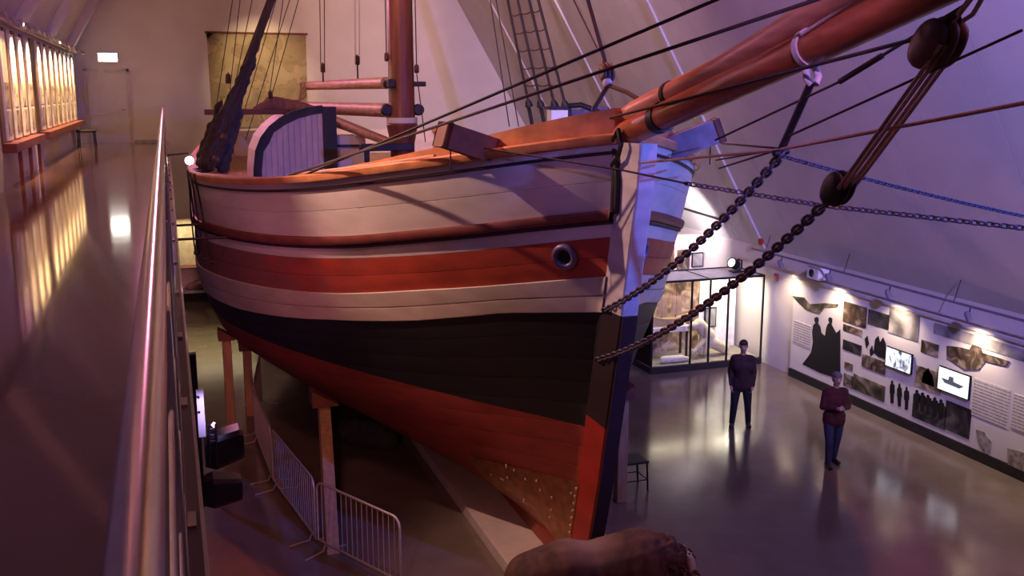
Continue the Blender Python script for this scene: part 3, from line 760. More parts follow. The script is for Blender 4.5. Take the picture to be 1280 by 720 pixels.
bundle('stowed_gear', [(q(.0, -.05, 0, .05), .17, q(.08, -.03), .19), (q(.08, -.03), .18, q(.16, .04, .0), .12), (q(.16, .04), .12, q(.26), .065), (q(.26), .065, q(.55), .035),
                       (q(.0, -.12, .9), .13, q(.12, -.2, .6), .06), (q(.0, .22, .1, 0), .14, q(.10, .16, .1), .09)], 'canvas', 'dark canvas and rope gear bundled on the shrouds')
# thin lines beside the shrouds, in front of the map
for (a, b) in (((1.25, 24.5, 5.5), (1.78, 24.5, 8.77)), ((1.3, 24.5, 5.78), (2.05, 24.5, 8.78)), ((1.5, 24.5, 5.5), (2.59, 24.5, 8.79)), ((1.75, 24.5, 5.6), (2.9, 24.5, 8.8)), ((2.35, 24.5, 6.7), (2.75, 24.5, 8.8)), ((2.42, 24.5, 6.7), (3.1, 24.5, 8.8)), ((.95, 24.5, 5.5), (1.6, 24.5, 8.7))):
    a, b = Vector(a), Vector(b); rope([a, a+(b-a)*3.2], .011, 'rope', 'halyard')
block((1.42, 24.5, 7.0), (.1, 0, 1), .12); block((2.36, 24.5, 6.62), (0, 0, 1), .11)
p = NB(); box(p, (.85, 24.4, 6.18), (2.7, 24.56, 6.31), .01); tag(obj('crossbar', p, M['brown'], ship), 'dark horizontal bar across the rigging')
bundle('covered_bundle', [((2.02, 24.5, 6.3), .08, (2.4, 24.6, 6.42), .19), ((2.4, 24.6, 6.42), .19, (3.0, 24.8, 6.35), .16), ((3.0, 24.8, 6.35), .16, (3.4, 25, 6.3), .1)], 'browncanvas', 'brown canvas cover heaped on the bar', .015)
# --- deckhouse: curved hood with planked front and dark trim
arc = [(1.86, 4.6), (1.87, 4.9), (1.93, 5.35), (2.06, 5.65), (2.26, 5.90), (2.52, 6.10), (2.82, 6.24), (3.14, 6.33), (3.50, 6.38)]
hy = 24.0
p = NB(); dh = tag(obj('deckhouse', prism(p, [(x, hy, z) for x, z in arc]+[(3.50, hy, 4.6)], (0, 2.2, 0)), M['housewhite'], ship), 'white deckhouse with a curved roof and dark trim')
def inset(k, f=.0): return [(x+(3.5-x)*k+.001, z-(z-4.6)*k*.75) for x, z in arc]
p = NB(); a = [(x-.02, hy-.05, z+.02) for x, z in arc]; b = [(x, hy-.05, z) for x, z in [(x+.17*(1 if i < 4 else .55), z-(.0 if i < 3 else .12 if i < 5 else .15)) for i, (x, z) in enumerate(arc)]]
for i in range(len(a)-1): prism(p, [a[i], a[i+1], b[i+1], b[i]], (0, .06, 0))
obj('dark_trim', p, M['dark'], dh)
x = 2.0
while x < 3.45:
    zt = float(np.interp(x+.06, [q_[0] for q_ in arc], [q_[1] for q_ in arc]))-.06
    obj('board', bxx((x+.004, hy-.028, 4.6), (min(x+.132, 3.5), hy-.002, zt), .006), M['housewhite'], dh); x += .136
obj('door_jamb', bxx((3.48, hy-.08, 4.5), (3.80, hy+.3, 6.36)), M['dark'], dh)
obj('skylight', bxx((3.82, hy+.3, 4.6), (4.55, hy+1.4, 5.66), .02), M['housewhite'], ship)
p = NB(); box(p, (3.80, hy+.25, 5.40), (4.6, hy+.29, 5.46)); obj('skylight_bar', p, M['dark'], ship)
# --- port shrouds with ratlines
pbase = [Vector((X0+hb(y_, 5.2)-.05, y_, 5.25)) for y_ in (25.2, 24.4, 23.5, 22.8)]
PT = Vector((MX+.1, MY, 19.5))
for d0 in pbase:
    rope([d0, d0.lerp(PT, .5), PT], .034, 'rope', 'shroud')
    p = NB()
    lathe(p, [(.02, 0), (.11, .02), (.09, .12), (.03, .22)], d0.lerp(PT, .075), 10, (PT-d0)); obj('deadeye', p, M['iron'], ship, smooth=50)
    d1 = d0+Vector((-.08, 0, .1)); rope([d1, d1.lerp(PT, .08)], .02, 'rope', 'lanyard')
for k in range(8):
    f = .115+.03*k
    for a, b in zip(pbase, pbase[1:]):
        rope(sag(a.lerp(PT, f), b.lerp(PT, f), .05, 5), .014, 'rope', 'ratline')
for x1, x2 in ((7.62, 7.16), (7.85, 7.3)):
    a = Vector((x1, 22.5, 5.9)); b = Vector((x2, 22.5, 8.76)); rope([a, a+(b-a)*3.5], .014, 'rope', 'halyard')
bundle('coiled_gear', [((7.55, 20.3, 5.72), .10, (7.9, 20.2, 6.0), .22), ((7.9, 20.2, 6.0), .22, (8.15, 20.1, 6.18), .18), ((7.9, 20.2, 5.8), .2, (8.3, 20.1, 5.7), .12), ((8.15, 20.1, 6.18), .14, (8.9, 19.8, 6.36), .06)], 'bluecanvas', 'blue grey canvas gear hung by the port rail', .02)
o = obj('lantern_box', bxx((6.94, 18.0, 5.98), (7.28, 18.25, 6.36), .01), mat('lit lantern glass', (.9, .85, .85), .4, emis=(1, .85, .9, .15)), ship)
p = NB(); box(p, (6.90, 18.0, 6.37), (7.34, 18.3, 6.43)); box(p, (7.29, 18.02, 5.7), (7.37, 18.22, 6.38)); obj('lantern_frame', p, M['dark'], o)
p = NB(); lathe(p, [(.05, 5.80), (.06, 5.98)], (7.13, 18.1, 0), 10); obj('lantern_foot', p, M['whitebox'], o)
p = NB(); tube(p, [(7.3, 18.0, 6.44), (7.5, 17.9, 6.46), (7.75, 17.8, 6.36), (8.05, 17.7, 6.18), (8.3, 17.6, 5.9)], .05, 8); obj('iron_hoop', p, M['dark'], ship, smooth=60)
# loose lines lying on the fore rail
rope([(1.7, 15.0, 5.5), (2.6, 13.5, 5.72), (3.2, 12.4, 5.9)], .03, 'hemp', 'rail_line')
rope([(1.95, 14.9, 5.56), (3.0, 14.0, 5.66), (3.4, 13.2, 5.7)], .022, 'rope', 'rail_line')
# two thin steel struts from the gallery to the hull
for y_, z in ((17.5, 4.28), (18.9, 4.34)):
    p = NB(); tube(p, [(.045, y_-.02, z), (X0-hb(y_, z)-.012, y_, z)], .022, 8)
    tag(obj('steel_strut', p, M['iron'], None, (.2, y_, z)), 'thin dark steel strut bracing the hull to the gallery edge', 'strut', 'struts between gallery and hull')

# ------------------------------------------------------------------ props under the hull
def hull_z(Y, h, lo=.35, hi=4.5):
    for _ in range(40):
        m_ = (lo+hi)/2
        if hb(Y, m_) < h: lo = m_
        else: hi = m_
    return hi
tag(obj('keel_plinth', bxx((4.15, 11.3, 0), (5.85, 31.4, .2), .01), M['plinth'], None, (X0, 21, 0)), 'long pale concrete plinth under the ship keel', 'plinth')
for x, y_, r_, lab, grp in ((.86, 19.9, .085, 'pine prop under the aft bilge, one of a close pair', 'pair of aft props'), (1.30, 20.9, .085, 'pine prop under the aft bilge, one of a close pair', 'pair of aft props'), (6.78, 14.28, .09, 'pine prop on the port side of the bow beside the black stool', None)):
    z = hull_z(y_, abs(X0-x))
    o = thing('hull_prop', lab, 'prop', (x, y_, 0), 0, grp)
    p = NB(); box(p, (x-r_, y_-r_, 0), (x+r_, y_+r_, z-.2), .015); obj('post', p, M['wood'], o)
    s = -1 if x > X0 else 1
    p = NB(); prism(p, [(x-.16, y_-.15, z-.2), (x+.16, y_-.15, z-.2), (x+.16, y_-.15, z-.06-.1*s), (x-.16, y_-.15, z-.06+.1*s)], (0, .3, 0)); obj('wedge', p, M['brown'], o)
zt = hull_z(16.55, X0-2.28)
o = thing('hull_prop', 'thick raking pine prop under the starboard bilge behind the crowd barriers', 'prop', (2.0, 13.98, 0))
a, b = Vector((1.95, 13.98, .0)), Vector((2.24, 16.45, zt-.22)); F_ = frame_of(b-a)
p = NB(); prism(p, [(1.86, 13.86, 0), (2.04, 13.86, 0), (2.04, 14.12, 0), (1.86, 14.12, 0)], b-a); obj('post', p, M['wood'], o)
p = NB(); prism(p, [(2.02, 16.2, zt-.22), (2.46, 16.2, zt-.22), (2.46, 16.2, zt-.20), (2.02, 16.2, zt+.06)], (0, .42, 0)); obj('wedge', p, M['brown'], o)
# ------------------------------------------------------------------ crowd barriers
nodes = [(2.66, 12.35), (1.74, 14.12), (1.36, 16.75), (1.28, 19.3), (1.62, 21.8)]
labs = ['crowd barrier with rounded corner at the foot of the thick raking prop', 'crowd barrier linked behind the one at the thick raking prop', 'crowd barrier halfway along the hull beside the pine props', 'crowd barrier at the aft pair of props']
for (a, b), lab in zip(zip(nodes, nodes[1:]), labs):
    a, b = Vector((*a, 0)), Vector((*b, 0)); L_ = (b-a).length-.10; ang = math.atan2((b-a).y, (b-a).x); c = (a+b)/2
    o = thing('crowd_barrier', lab, 'barrier', c, ang)
    h = 1.08; x0 = -L_/2; x1 = L_/2; rr = .14
    def pt(x, z): return (x, 0, z)
    pts = [pt(x0, .16), pt(x0, h-rr)]+[pt(x0+rr-rr*math.cos(t_), h-rr+rr*math.sin(t_)) for t_ in np.linspace(.2, math.pi/2, 5)]+[pt(x1-rr+rr*math.sin(t_), h-rr+rr*math.cos(t_)) for t_ in np.linspace(0, math.pi/2-.2, 5)]+[pt(x1, h-rr), pt(x1, .16)]
    p = NB(); tube(p, pts, .019, 8, True); obj('frame', p, M['steel'], o, rel=True, smooth=60)
    p = NB(); tube(p, [(-.01, 0, 0), (.01, 0, 0)], .001, 3); p.free()
    nb = int(L_/.115)
    for i in range(1, nb):
        p = NB(); tube(p, [pt(x0+L_*i/nb, .16), pt(x0+L_*i/nb, h)], .007, 6); obj('bar', p, M['steel'], o, rel=True, smooth=60)
    for x in (x0+.18, x1-.18):
        p = NB(); tube(p, [(x, 0, .16), (x, .05, .05), (x, .36, .014)], .014, 6); tube(p, [(x, 0, .16), (x, -.05, .05), (x, -.36, .014)], .014, 6); obj('foot', p, M['steel'], o, rel=True, smooth=60)
# black rolled tarpaulin under the hull
me = blob('rolled_tarpaulin', [((3.0, 18.6, .22), .24, (3.6, 17.9, .22), .24), ((3.1, 18.4, .40), .14, (3.5, 18.0, .40), .14)], .03, 5)
o = link('rolled_tarpaulin', me, M['canvas']); tag(o, 'black rolled tarpaulin lying beside the keel plinth', 'tarpaulin')

# ------------------------------------------------------------------ fascia-hung stage lamps
o = thing('stage_lamp_pair', 'pair of black stage floodlights clamped below the gallery railing', 'floodlight', (.12, 8.0, 4.2))
def par(c, d, ln, r):
    d = Vector(d).normalized(); p = NB(); lathe(p, [(r*.55, -ln*.5), (r*.85, -ln*.35), (r, -ln*.2), (r, ln*.45), (r*1.08, ln*.45), (r*1.08, ln*.5), (r*.9, ln*.5)], c, 14, d); return p
def flood(zc, x0, x1, h0, h1, tilt):
    p = NB(); rows = []
    for x, h, dz in ((x0, h0, 0), (x0+.08, h0*1.25, 0), (x1-.03, h1, tilt), (x1, h1*.92, tilt)):
        rows.append([p.verts.new((x, 8+sy*h*.9, zc+dz+sz*h)) for sy, sz in ((-.8, -1), (.8, -1), (1, -.7), (1, .7), (.8, 1), (-.8, 1), (-1, .7), (-1, -.7))])
    for a, b in zip(rows, rows[1:]):
        for k in range(8): p.faces.new((a[k], a[(k+1) % 8], b[(k+1) % 8], b[k]))
    p.faces.new(rows[0]); p.faces.new(rows[-1]); return p
for zc, x0, x1, h0, h1, tl in ((3.88, .13, .43, .11, .125, .05), (3.54, .10, .40, .10, .095, .0)):
    hd = obj('lamp_head', flood(zc, x0, x1, h0, h1, tl), mat('black lamp casing', (.018, .018, .022), .4) if zc > 3.7 else bpy.data.materials['black lamp casing'], o)
    p = NB(); box(p, (x1-.002, 7.94, zc+tl-.05), (x1+.004, 8.06, zc+tl+.05)); obj('lens', p, M['black'], hd)
p = NB(); box(p, (.05, 7.95, 3.42), (.11, 8.05, 4.69), .01); obj('clamp', p, M['black'], o)
p = NB(); tube(p, [(.16, 7.88, 3.8), (.17, 7.86, 4.14)], .011, 6); tube(p, [(.21, 7.88, 3.8), (.22, 7.86, 4.14)], .011, 6)
for z in (4.0, 4.05, 4.10): tube(p, [(.165, 7.865, z), (.215, 7.865, z)], .007, 5)
obj('yoke', p, M['iron'], o)
p = NB(); lathe(p, [(.004, -.02), (.02, 0), (.004, .02)], (.21, 7.9, 4.12), 10); obj('indicator_lamp', p, mat('lit violet indicator', (1, .7, .9), .4, emis=(1, .55, .9, 16)), o, smooth=60)
spot('indicator_light', (.20, 7.70, 4.30), (.115, 7.9, 4.22), (.50, .40, 1), 5, 110, .8, .02)
o = thing('bracket_plate', 'white bolted bracket plate on the gallery edge above the floodlights', 'bracket', (.2, 8.0, 4.35))
obj('plate', bxx((.09, 7.89, 4.03), (.145, 7.91, 4.42), .003), M['whitebox'], o)
obj('arm', bxx((.09, 7.91, 4.36), (.10, 7.945, 4.41)), M['whitebox'], o)
for z in (4.36, 4.24):
    p = NB(); lathe(p, [(.010, 0), (.010, .01)], (.105, 7.889, z), 8, (0, -1, 0)); obj('bolt', p, M['black'], o)
# small bright flood on the railing
o = thing('railing_spotlight', 'small lit white spotlight fixed outside the gallery railing beside the shrouds', 'spotlight', (.22, 13.3, 5.84))
obj('housing', par((.24, 13.36, 5.86), (.1, -1, -.05), .16, .06), M['black'], o, smooth=40)
p = NB(); lathe(p, [(.052, 0), (.052, .01)], (.248, 13.27, 5.855), 16, (.1, -1, -.05)); obj('lens', p, mat('lit lens', (1, .95, .9), .4, emis=(1, .9, .85, 22)), o)
p = NB(); tube(p, [(-.02, 13.4, 5.92), (.24, 13.4, 5.94), (.24, 13.38, 5.9)], .012, 6); obj('arm', p, M['black'], o)

# ------------------------------------------------------------------ exhibition wall on the right
XP = 13.82
ex = thing('exhibition_panel', 'long white exhibition wall panel covered with photographs and text', 'exhibition panel', (XP, 14, 0))
obj('board', bxx((XP, 6.0, .2), (XR-.002, 19.82, 2.40), .005), mat('white display board', (.80, .75, .70), .5, 0, .03, 2), ex)
obj('plinth', bxx((XP-.02, 6.0, 0), (XR-.002, 19.84, .19)), M['dark'], ex)
obj('cornice', bxx((XP-.05, 6.0, 2.41), (XR-.002, 19.84, 2.47)), M['beam'], ex)
# pixel-free wall coordinates: u = y along the wall, v = height
def pp(poly, m, nm='photo_print', t_=.012, label=None, d0=0.):
    p = NB(); prism(p, [(XP-d0, y_, z) for y_, z in poly], (-t_, 0, 0)); o = obj(nm, p, m, ex)
    if label: o['label'] = label
    return o
def pr(y0, z0, y1, z1): return [(y0, z0), (y1, z0), (y1, z1), (y0, z1)]
sep = [picture('sepia photo %d' % i, (.035, .022, .015), m_, l_, sc_, 1.2) for i, (m_, l_, sc_) in enumerate([((.16, .10, .06), (.50, .40, .30), 2.4), ((.10, .07, .05), (.40, .32, .25), 3.4), ((.24, .17, .11), (.62, .52, .40), 2.0)])]
gry = picture('grey sea photo', (.12, .11, .11), (.30, .28, .27), (.55, .52, .50), 1.6, .8)
blkp = picture('black crew photo', (.008, .008, .010), (.025, .024, .026), (.12, .11, .11), 2.2, 1)
grn = picture('green brown boat photo', (.02, .02, .012), (.12, .10, .05), (.40, .34, .24), 2.4, 1)
sil = mat('dark figure print', (.008, .008, .010), .5, 0, .3, 6)
stone = picture('grey stone print', (.20, .17, .14), (.36, .32, .28), (.50, .46, .42), 9, .4)
txt = bpy.data.materials.new('grey text lines'); txt.use_nodes = True
nt = txt.node_tree; N = nt.nodes; L = nt.links; b = N['Principled BSDF']
tc = N.new('ShaderNodeTexCoord'); wv = N.new('ShaderNodeTexWave'); wv.bands_direction = 'Z'; wv.inputs['Scale'].default_value = 5.2; wv.inputs['Distortion'].default_value = 0
nz = N.new('ShaderNodeTexNoise'); nz.inputs['Scale'].default_value = 22
mp = N.new('ShaderNodeMapping'); mp.inputs['Scale'].default_value = (1, 1.2, .3); L.new(tc.outputs['Object'], mp.inputs[0]); L.new(mp.outputs[0], nz.inputs['Vector'])
L.new(tc.outputs['Object'], wv.inputs['Vector'])
mt_ = N.new('ShaderNodeMath'); mt_.operation = 'MULTIPLY'; L.new(wv.outputs[1], mt_.inputs[0]); L.new(nz.outputs[0], mt_.inputs[1])
cr = N.new('ShaderNodeValToRGB'); cr.color_ramp.elements[0].position = .18; cr.color_ramp.elements[0].color = (.74, .69, .64, 1); cr.color_ramp.elements[1].position = .42; cr.color_ramp.elements[1].color = (.34, .31, .29, 1)
L.new(mt_.outputs[0], cr.inputs[0]); L.new(cr.outputs[0], b.inputs['Base Color'])
SCREENS = []
pp([(19.87, 1.95), (19.39, 2.0), (19.17, 1.89), (18.63, 2.02), (18.12, 2.1), (18.17, 2.02), (18.62, 1.91), (18.78, 1.73), (19.27, 1.72), (19.6, 1.83)], grn, 'boat_graphic', 0.01, label='brown and green rowing boat graphic')
pp([(19.72, 0.85), (19.07, 0.85), (19.07, 1.39), (19.72, 1.39)], txt, 'text_block', 0.012)
pp([(19.31, 0.42), (19.11, 0.65), (19.0, 0.79), (18.96, 1.03), (19.01, 1.28), (18.98, 1.44), (18.91, 1.5), (18.96, 1.56), (18.94, 1.62), (18.88, 1.65), (18.81, 1.64), (18.8, 1.58), (18.82, 1.51), (18.73, 1.46), (18.67, 1.32), (18.53, 1.28), (18.51, 1.45), (18.47, 1.56), (18.4, 1.62), (18.45, 1.67), (18.43, 1.73), (18.37, 1.75), (18.31, 1.73), (18.31, 1.66), (18.33, 1.6), (18.24, 1.52), (18.14, 1.44), (18.01, 1.55), (17.9, 0.44), (18.62, 0.39)], sil, 'figure_print', 0.01, label='black cut-out print of two standing figures')
pp([(17.94, 1.76), (17.17, 1.76), (17.17, 2.21), (17.94, 2.21)], sep[0], 'photo_print', 0.012)
pp([(17.11, 1.88), (16.77, 1.88), (16.77, 2.2), (17.11, 2.2)], blkp, 'photo_print', 0.012)
pp([(16.78, 1.89), (16.45, 1.89), (16.45, 2.2), (16.78, 2.2)], blkp, 'photo_print', 0.012)
pp([(17.91, 1.56), (17.28, 1.56), (17.28, 1.7), (17.91, 1.7)], sep[2], 'photo_print', 0.012)
pp([(17.88, 1.14), (17.26, 1.14), (17.26, 1.36), (17.88, 1.36)], blkp, 'photo_print', 0.012)
pp([(17.21, 0.92), (16.47, 0.92), (16.47, 1.2), (17.21, 1.2)], sep[1], 'photo_print', 0.012)
pp([(16.86, 1.32), (16.84, 1.61), (16.75, 1.7), (16.69, 1.57), (16.6, 1.7), (16.51, 1.58), (16.48, 1.27), (16.7, 1.26)], sil, 'figure_print', 0.012)
pp([(17.17, 1.53), (17.1, 1.62), (17.03, 1.46), (17.1, 1.34)], sil, 'figure_print', 0.012)
pp([(16.99, 1.33), (16.93, 1.45), (16.86, 1.29), (16.95, 1.2)], sil, 'figure_print', 0.012)
pp([(17.45, 0.35), (16.43, 0.35), (16.43, 0.69), (17.45, 0.69)], grn, 'photo_print', 0.012)
pp([(17.78, 0.73), (17.51, 0.73), (17.51, 0.88), (17.78, 0.88)], sep[0], 'photo_print', 0.012)
pp([(17.78, 0.34), (17.47, 0.34), (17.47, 0.62), (17.78, 0.62)], sep[1], 'photo_print', 0.012)
pp([(16.47, 1.84), (15.59, 1.84), (15.59, 2.37), (16.47, 2.37)], gry, 'photo_print', 0.012)
pp([(16.23, 0.39), (16.26, 0.58), (16.28, 0.6), (16.29, 0.76), (16.26, 0.8), (16.27, 0.84), (16.24, 0.88), (16.21, 0.86), (16.21, 0.81), (16.16, 0.8), (16.14, 0.64), (16.16, 0.61), (16.15, 0.41)], sil, 'figure_print', 0.012)
pp([(16.01, 0.39), (16.04, 0.58), (16.06, 0.59), (16.07, 0.75), (16.04, 0.79), (16.05, 0.83), (16.02, 0.88), (15.99, 0.85), (15.99, 0.81), (15.95, 0.79), (15.92, 0.63), (15.94, 0.6), (15.93, 0.41)], sil, 'figure_print', 0.012)
pp([(15.8, 0.38), (15.82, 0.57), (15.85, 0.59), (15.86, 0.75), (15.82, 0.79), (15.83, 0.83), (15.81, 0.87), (15.78, 0.84), (15.78, 0.8), (15.73, 0.78), (15.71, 0.63), (15.73, 0.6), (15.72, 0.41)], sil, 'figure_print', 0.012)
pp([(15.49, 1.67), (15.02, 1.67), (15.02, 1.92), (15.49, 1.92)], sep[1], 'photo_print', 0.012)
pp([(15.4, 1.07), (15.37, 1.27), (15.25, 1.4), (15.11, 1.28), (15.04, 1.07)], sil, 'figure_print', 0.012)
pp([(15.57, 0.96), (14.88, 0.96), (14.88, 1.38), (15.57, 1.38)], sep[2], 'photo_print', 0.012)
pp([(15.59, 0.31), (14.68, 0.31), (14.68, 0.78), (15.59, 0.78)], blkp, 'photo_print', 0.012)
pp([(14.7, 0.34), (14.06, 0.34), (14.06, 0.91), (14.7, 0.91)], blkp, 'photo_print', 0.012)
pp([(15.52, 0.47), (15.55, 0.63), (15.58, 0.64), (15.59, 0.77), (15.53, 0.81), (15.55, 0.85), (15.51, 0.89), (15.47, 0.87), (15.47, 0.83), (15.42, 0.82), (15.39, 0.69), (15.42, 0.67), (15.41, 0.5)], sil, 'figure_print', 0.014)
pp([(15.36, 0.47), (15.39, 0.63), (15.42, 0.64), (15.43, 0.77), (15.38, 0.81), (15.39, 0.85), (15.35, 0.88), (15.31, 0.87), (15.31, 0.83), (15.26, 0.82), (15.24, 0.69), (15.26, 0.66), (15.25, 0.5)], sil, 'figure_print', 0.014)
pp([(15.2, 0.47), (15.23, 0.62), (15.26, 0.64), (15.27, 0.77), (15.22, 0.81), (15.23, 0.84), (15.2, 0.88), (15.16, 0.86), (15.16, 0.83), (15.1, 0.82), (15.08, 0.69), (15.11, 0.66), (15.1, 0.5)], sil, 'figure_print', 0.014)
pp([(15.03, 0.47), (15.05, 0.63), (15.08, 0.64), (15.09, 0.77), (15.04, 0.81), (15.05, 0.84), (15.02, 0.88), (14.98, 0.87), (14.98, 0.83), (14.93, 0.82), (14.91, 0.69), (14.94, 0.67), (14.92, 0.51)], sil, 'figure_print', 0.014)
pp([(14.85, 0.48), (14.88, 0.63), (14.91, 0.64), (14.92, 0.78), (14.87, 0.81), (14.88, 0.85), (14.85, 0.89), (14.81, 0.87), (14.81, 0.83), (14.76, 0.82), (14.74, 0.7), (14.76, 0.67), (14.75, 0.51)], sil, 'figure_print', 0.014)
pp([(15.18, 2.12), (12.82, 2.12), (12.82, 2.33), (15.18, 2.33)], gry, 'photo_print', 0.012)
pp([(14.8, 1.96), (14.48, 2.01), (14.24, 2.02), (14.18, 2.14), (13.98, 2.13), (13.93, 2.04), (13.3, 2.04), (13.36, 1.93), (13.84, 1.9), (13.97, 1.71), (14.31, 1.62), (14.52, 1.67), (14.77, 1.72)], sep[1], 'aircraft_graphic', 0.018, label='brown cut-out print of an aircraft-like craft')
pp([(14.06, 0.83), (13.22, 0.83), (13.22, 1.53), (14.06, 1.53)], txt, 'text_block', 0.012)
pp([(13.13, 0.86), (12.49, 0.86), (12.49, 1.5), (13.13, 1.5)], txt, 'text_block', 0.012)
pp([(13.91, 0.59), (13.72, 0.6), (13.53, 0.47), (13.54, 0.2), (13.71, 0.23), (13.87, 0.42)], stone, 'stone_graphic', 0.012)
pp([(13.16, 0.48), (12.88, 0.52), (12.62, 0.5), (12.57, 0.1), (13.1, 0.14)], stone, 'stone_graphic', 0.012)
SCREENS.append((15.68, 16.41, 1.17, 1.55))
SCREENS.append((14.13, 14.9, 1.1, 1.53))
for (y0, y1, z0, z1), lab, m_ in zip(SCREENS, ('lit video screen showing dark shapes in the middle of the exhibition wall', 'bright white video screen with a boat picture beside the text column'),
        (picture('video screen image', (.04, .05, .07), (.75, .85, .95), (1, 1, 1), 3.2, 1.5, 1.1), mat('white screen image', (.9, .92, 1), .3, emis=(.9, .95, 1, 1.1)))):
    o = thing('video_screen', lab, 'screen', (XP-.03, (y0+y1)/2, z0))
    obj('housing', bxx((XP-.06, y0-.02, z0-.02), (XP-.019, y1+.02, z1+.02), .004), M['black'], o)
    obj('lit_face', bxx((XP-.066, y0, z0), (XP-.061, y1, z1)), m_, o)
    if 'boat' in lab:
        yc, zc, k_ = (y0+y1)/2, (z0+z1)/2, (y1-y0)
        p = NB(); prism(p, [(XP-.067, yc+k_*.40, zc+.02), (XP-.067, yc+k_*.28, zc-.06), (XP-.067, yc-k_*.22, zc-.07), (XP-.067, yc-k_*.36, zc+.00), (XP-.067, yc-k_*.02, zc+.02), (XP-.067, yc+k_*.0, zc+.10), (XP-.067, yc+k_*.14, zc+.10), (XP-.067, yc+k_*.16, zc+.02)], (-.002, 0, 0)); obj('boat_picture', p, mat('grey screen picture', (.10, .11, .13), .4, emis=(.1, .11, .13, .5)), o)

# track rail with lamps
tr = thing('track_rail', 'long lamp track rail above the exhibition wall', 'light track', (13.5, 14, 2.9))
obj('rail', bxx((13.48, 7, 2.89), (13.52, 21.2, 2.93)), mat('grey violet rail', (.20, .16, .20), .5), tr)
for y_ in (8, 11.2, 14.4, 17.6, 20.6):
    p = NB(); tube(p, [(13.5, y_, 2.93), (13.62, y_, 3.32)], .008, 5); obj('hanger', p, M['iron'], tr)
for y_ in (8.0, 9.9, 11.9, 13.99, 16.13, 18.07, 19.9):
    o = thing('track_lamp', 'small grey lamp head hanging from the exhibition wall track', 'track lamp', (13.5, y_, 2.7), 0, 'lamps on the exhibition wall track')
    p = NB(); lathe(p, [(.04, -.08), (.055, -.04), (.055, .09), (.045, .09)], (13.46, y_, 2.74), 12, (.35, -.1, -.8)); obj('head', p, mat('grey lamp head', (.22, .18, .22), .5) if y_ == 8.0 else bpy.data.materials['grey lamp head'], o, smooth=40)
    p = NB(); tube(p, [(13.5, y_, 2.89), (13.49, y_, 2.80)], .012, 6); obj('stem', p, M['iron'], o)
    spot('track_light', (13.42, y_, 2.62), (13.86, y_-.1, .7), (1, .76, .54), 105, 125, .9, .05)
# small boxes on the wall
o = thing('speaker_box', 'small white box with dark round front above the boat graphic', 'speaker', (13.7, 18.75, 2.56))
obj('case', bxx((13.55, 18.55, 2.56), (13.86, 18.98, 2.84), .02), M['whitebox'], o)
p = NB(); lathe(p, [(.09, 0), (.09, .01)], (13.66, 18.985, 2.70), 16, (0, 1, 0)); lathe(p, [(.09, 0), (.09, .01)], (13.55, 18.80, 2.70), 16, (-1, 0, 0)); obj('front_grille', p, M['black'], o)
redm = mat('red plastic', (.35, .03, .03), .4)
for (x, y_, z, lab) in ((13.62, 20.98, 3.10, 'red round fire alarm on the sloping roof'), (13.86, 20.6, 2.28, 'red fire call point on the white wall')):
    p = NB(); lathe(p, [(.09, 0), (.085, .05), (.05, .07)], (x, y_, z), 14, (-1, -.1, 0)) if z > 3 else box(p, (x-.05, y_-.08, z-.08), (x, y_+.08, z+.08), .012)
    tag(obj('fire_alarm', p, redm, None, (x, y_, z), smooth=40), lab, 'alarm')
tag(obj('wall_pipe', tube(NB(), [(13.50, 26.5, 3.60), (13.52, 25, 3.52), (13.53, 22.6, 3.42)], .03, 8), M['iron'], None, (13.5, 24.5, 3.5), smooth=60), 'dark pipe running along the foot of the sloping roof', 'pipe')

# ------------------------------------------------------------------ display case
dc = thing('display_case', 'large glass display case with black frame and lit interior', 'display case', (12.2, 21.6, 0))
cx0, cx1, cy0, cy1, ch = 10.72, 13.76, 21.0, 22.3, 2.24
obj('base', bxx((cx0-.03, cy0-.03, 0), (cx1+.03, cy1+.03, .16), .01), M['dark'], dc)
gm = glass('case glass')
px_ = [cx0, 11.77, 12.27, 12.78, cx1]
for i, x in enumerate(px_):
    obj('frame_post', bxx((x-.02, cy0-.02, .16), (x+.02, cy0+.02, ch)), M['black'], dc)
obj('frame_post', bxx((cx0-.02, cy1-.02, .16), (cx0+.02, cy1+.02, ch)), M['black'], dc)
p = NB()
for lo, hi in [((cx0-.02, cy0-.02, ch-.02), (cx1+.02, cy0+.02, ch+.03)), ((cx0-.02, cy1-.02, ch-.02), (cx1+.02, cy1+.02, ch+.03)), ((cx0-.02, cy0, ch-.02), (cx0+.02, cy1, ch+.03)), ((cx1-.02, cy0, ch-.02), (cx1+.02, cy1, ch+.03)), ((12.25, cy0, ch-.01), (12.28, cy1, ch+.02))]: box(p, lo, hi)
obj('top_frame', p, M['black'], dc)
for a, b in zip(px_, px_[1:]): obj('pane', bxx((a+.02, cy0-.004, .17), (b-.02, cy0+.004, ch-.02)), gm, dc)
obj('pane', bxx((cx0-.004, cy0+.02, .17), (cx0+.004, cy1-.02, ch-.02)), gm, dc)
obj('top_pane', bxx((cx0, cy0, ch), (cx1, cy1, ch+.008)), mat('frosted case top', (.75, .72, .70), .3), dc)
obj('back_panel', bxx((cx0, cy1-.03, .17), (12.70, cy1, ch-.03)), picture('brown ship backdrop', (.07, .04, .03), (.26, .16, .11), (.52, .40, .30), 2.4, 1.4), dc)
obj('back_panel', bxx((12.70, cy1-.04, .17), (cx1, cy1, ch-.03)), mat('white case lining', (.85, .82, .76), .6), dc)
obj('floor_panel', bxx((cx0+.02, cy0+.02, .16), (cx1-.02, cy1-.04, .175)), mat('grey case floor', (.30, .26, .20), .7), dc)
area('case_light', (12.2, 21.55, 2.2), (12.2, 21.6, 0), (1, .86, .62), 32, 2.6, .5)
area('case_light_right', (13.3, 21.6, 2.2), (13.3, 21.9, .6), (1, .92, .74), 36, .6, .5)
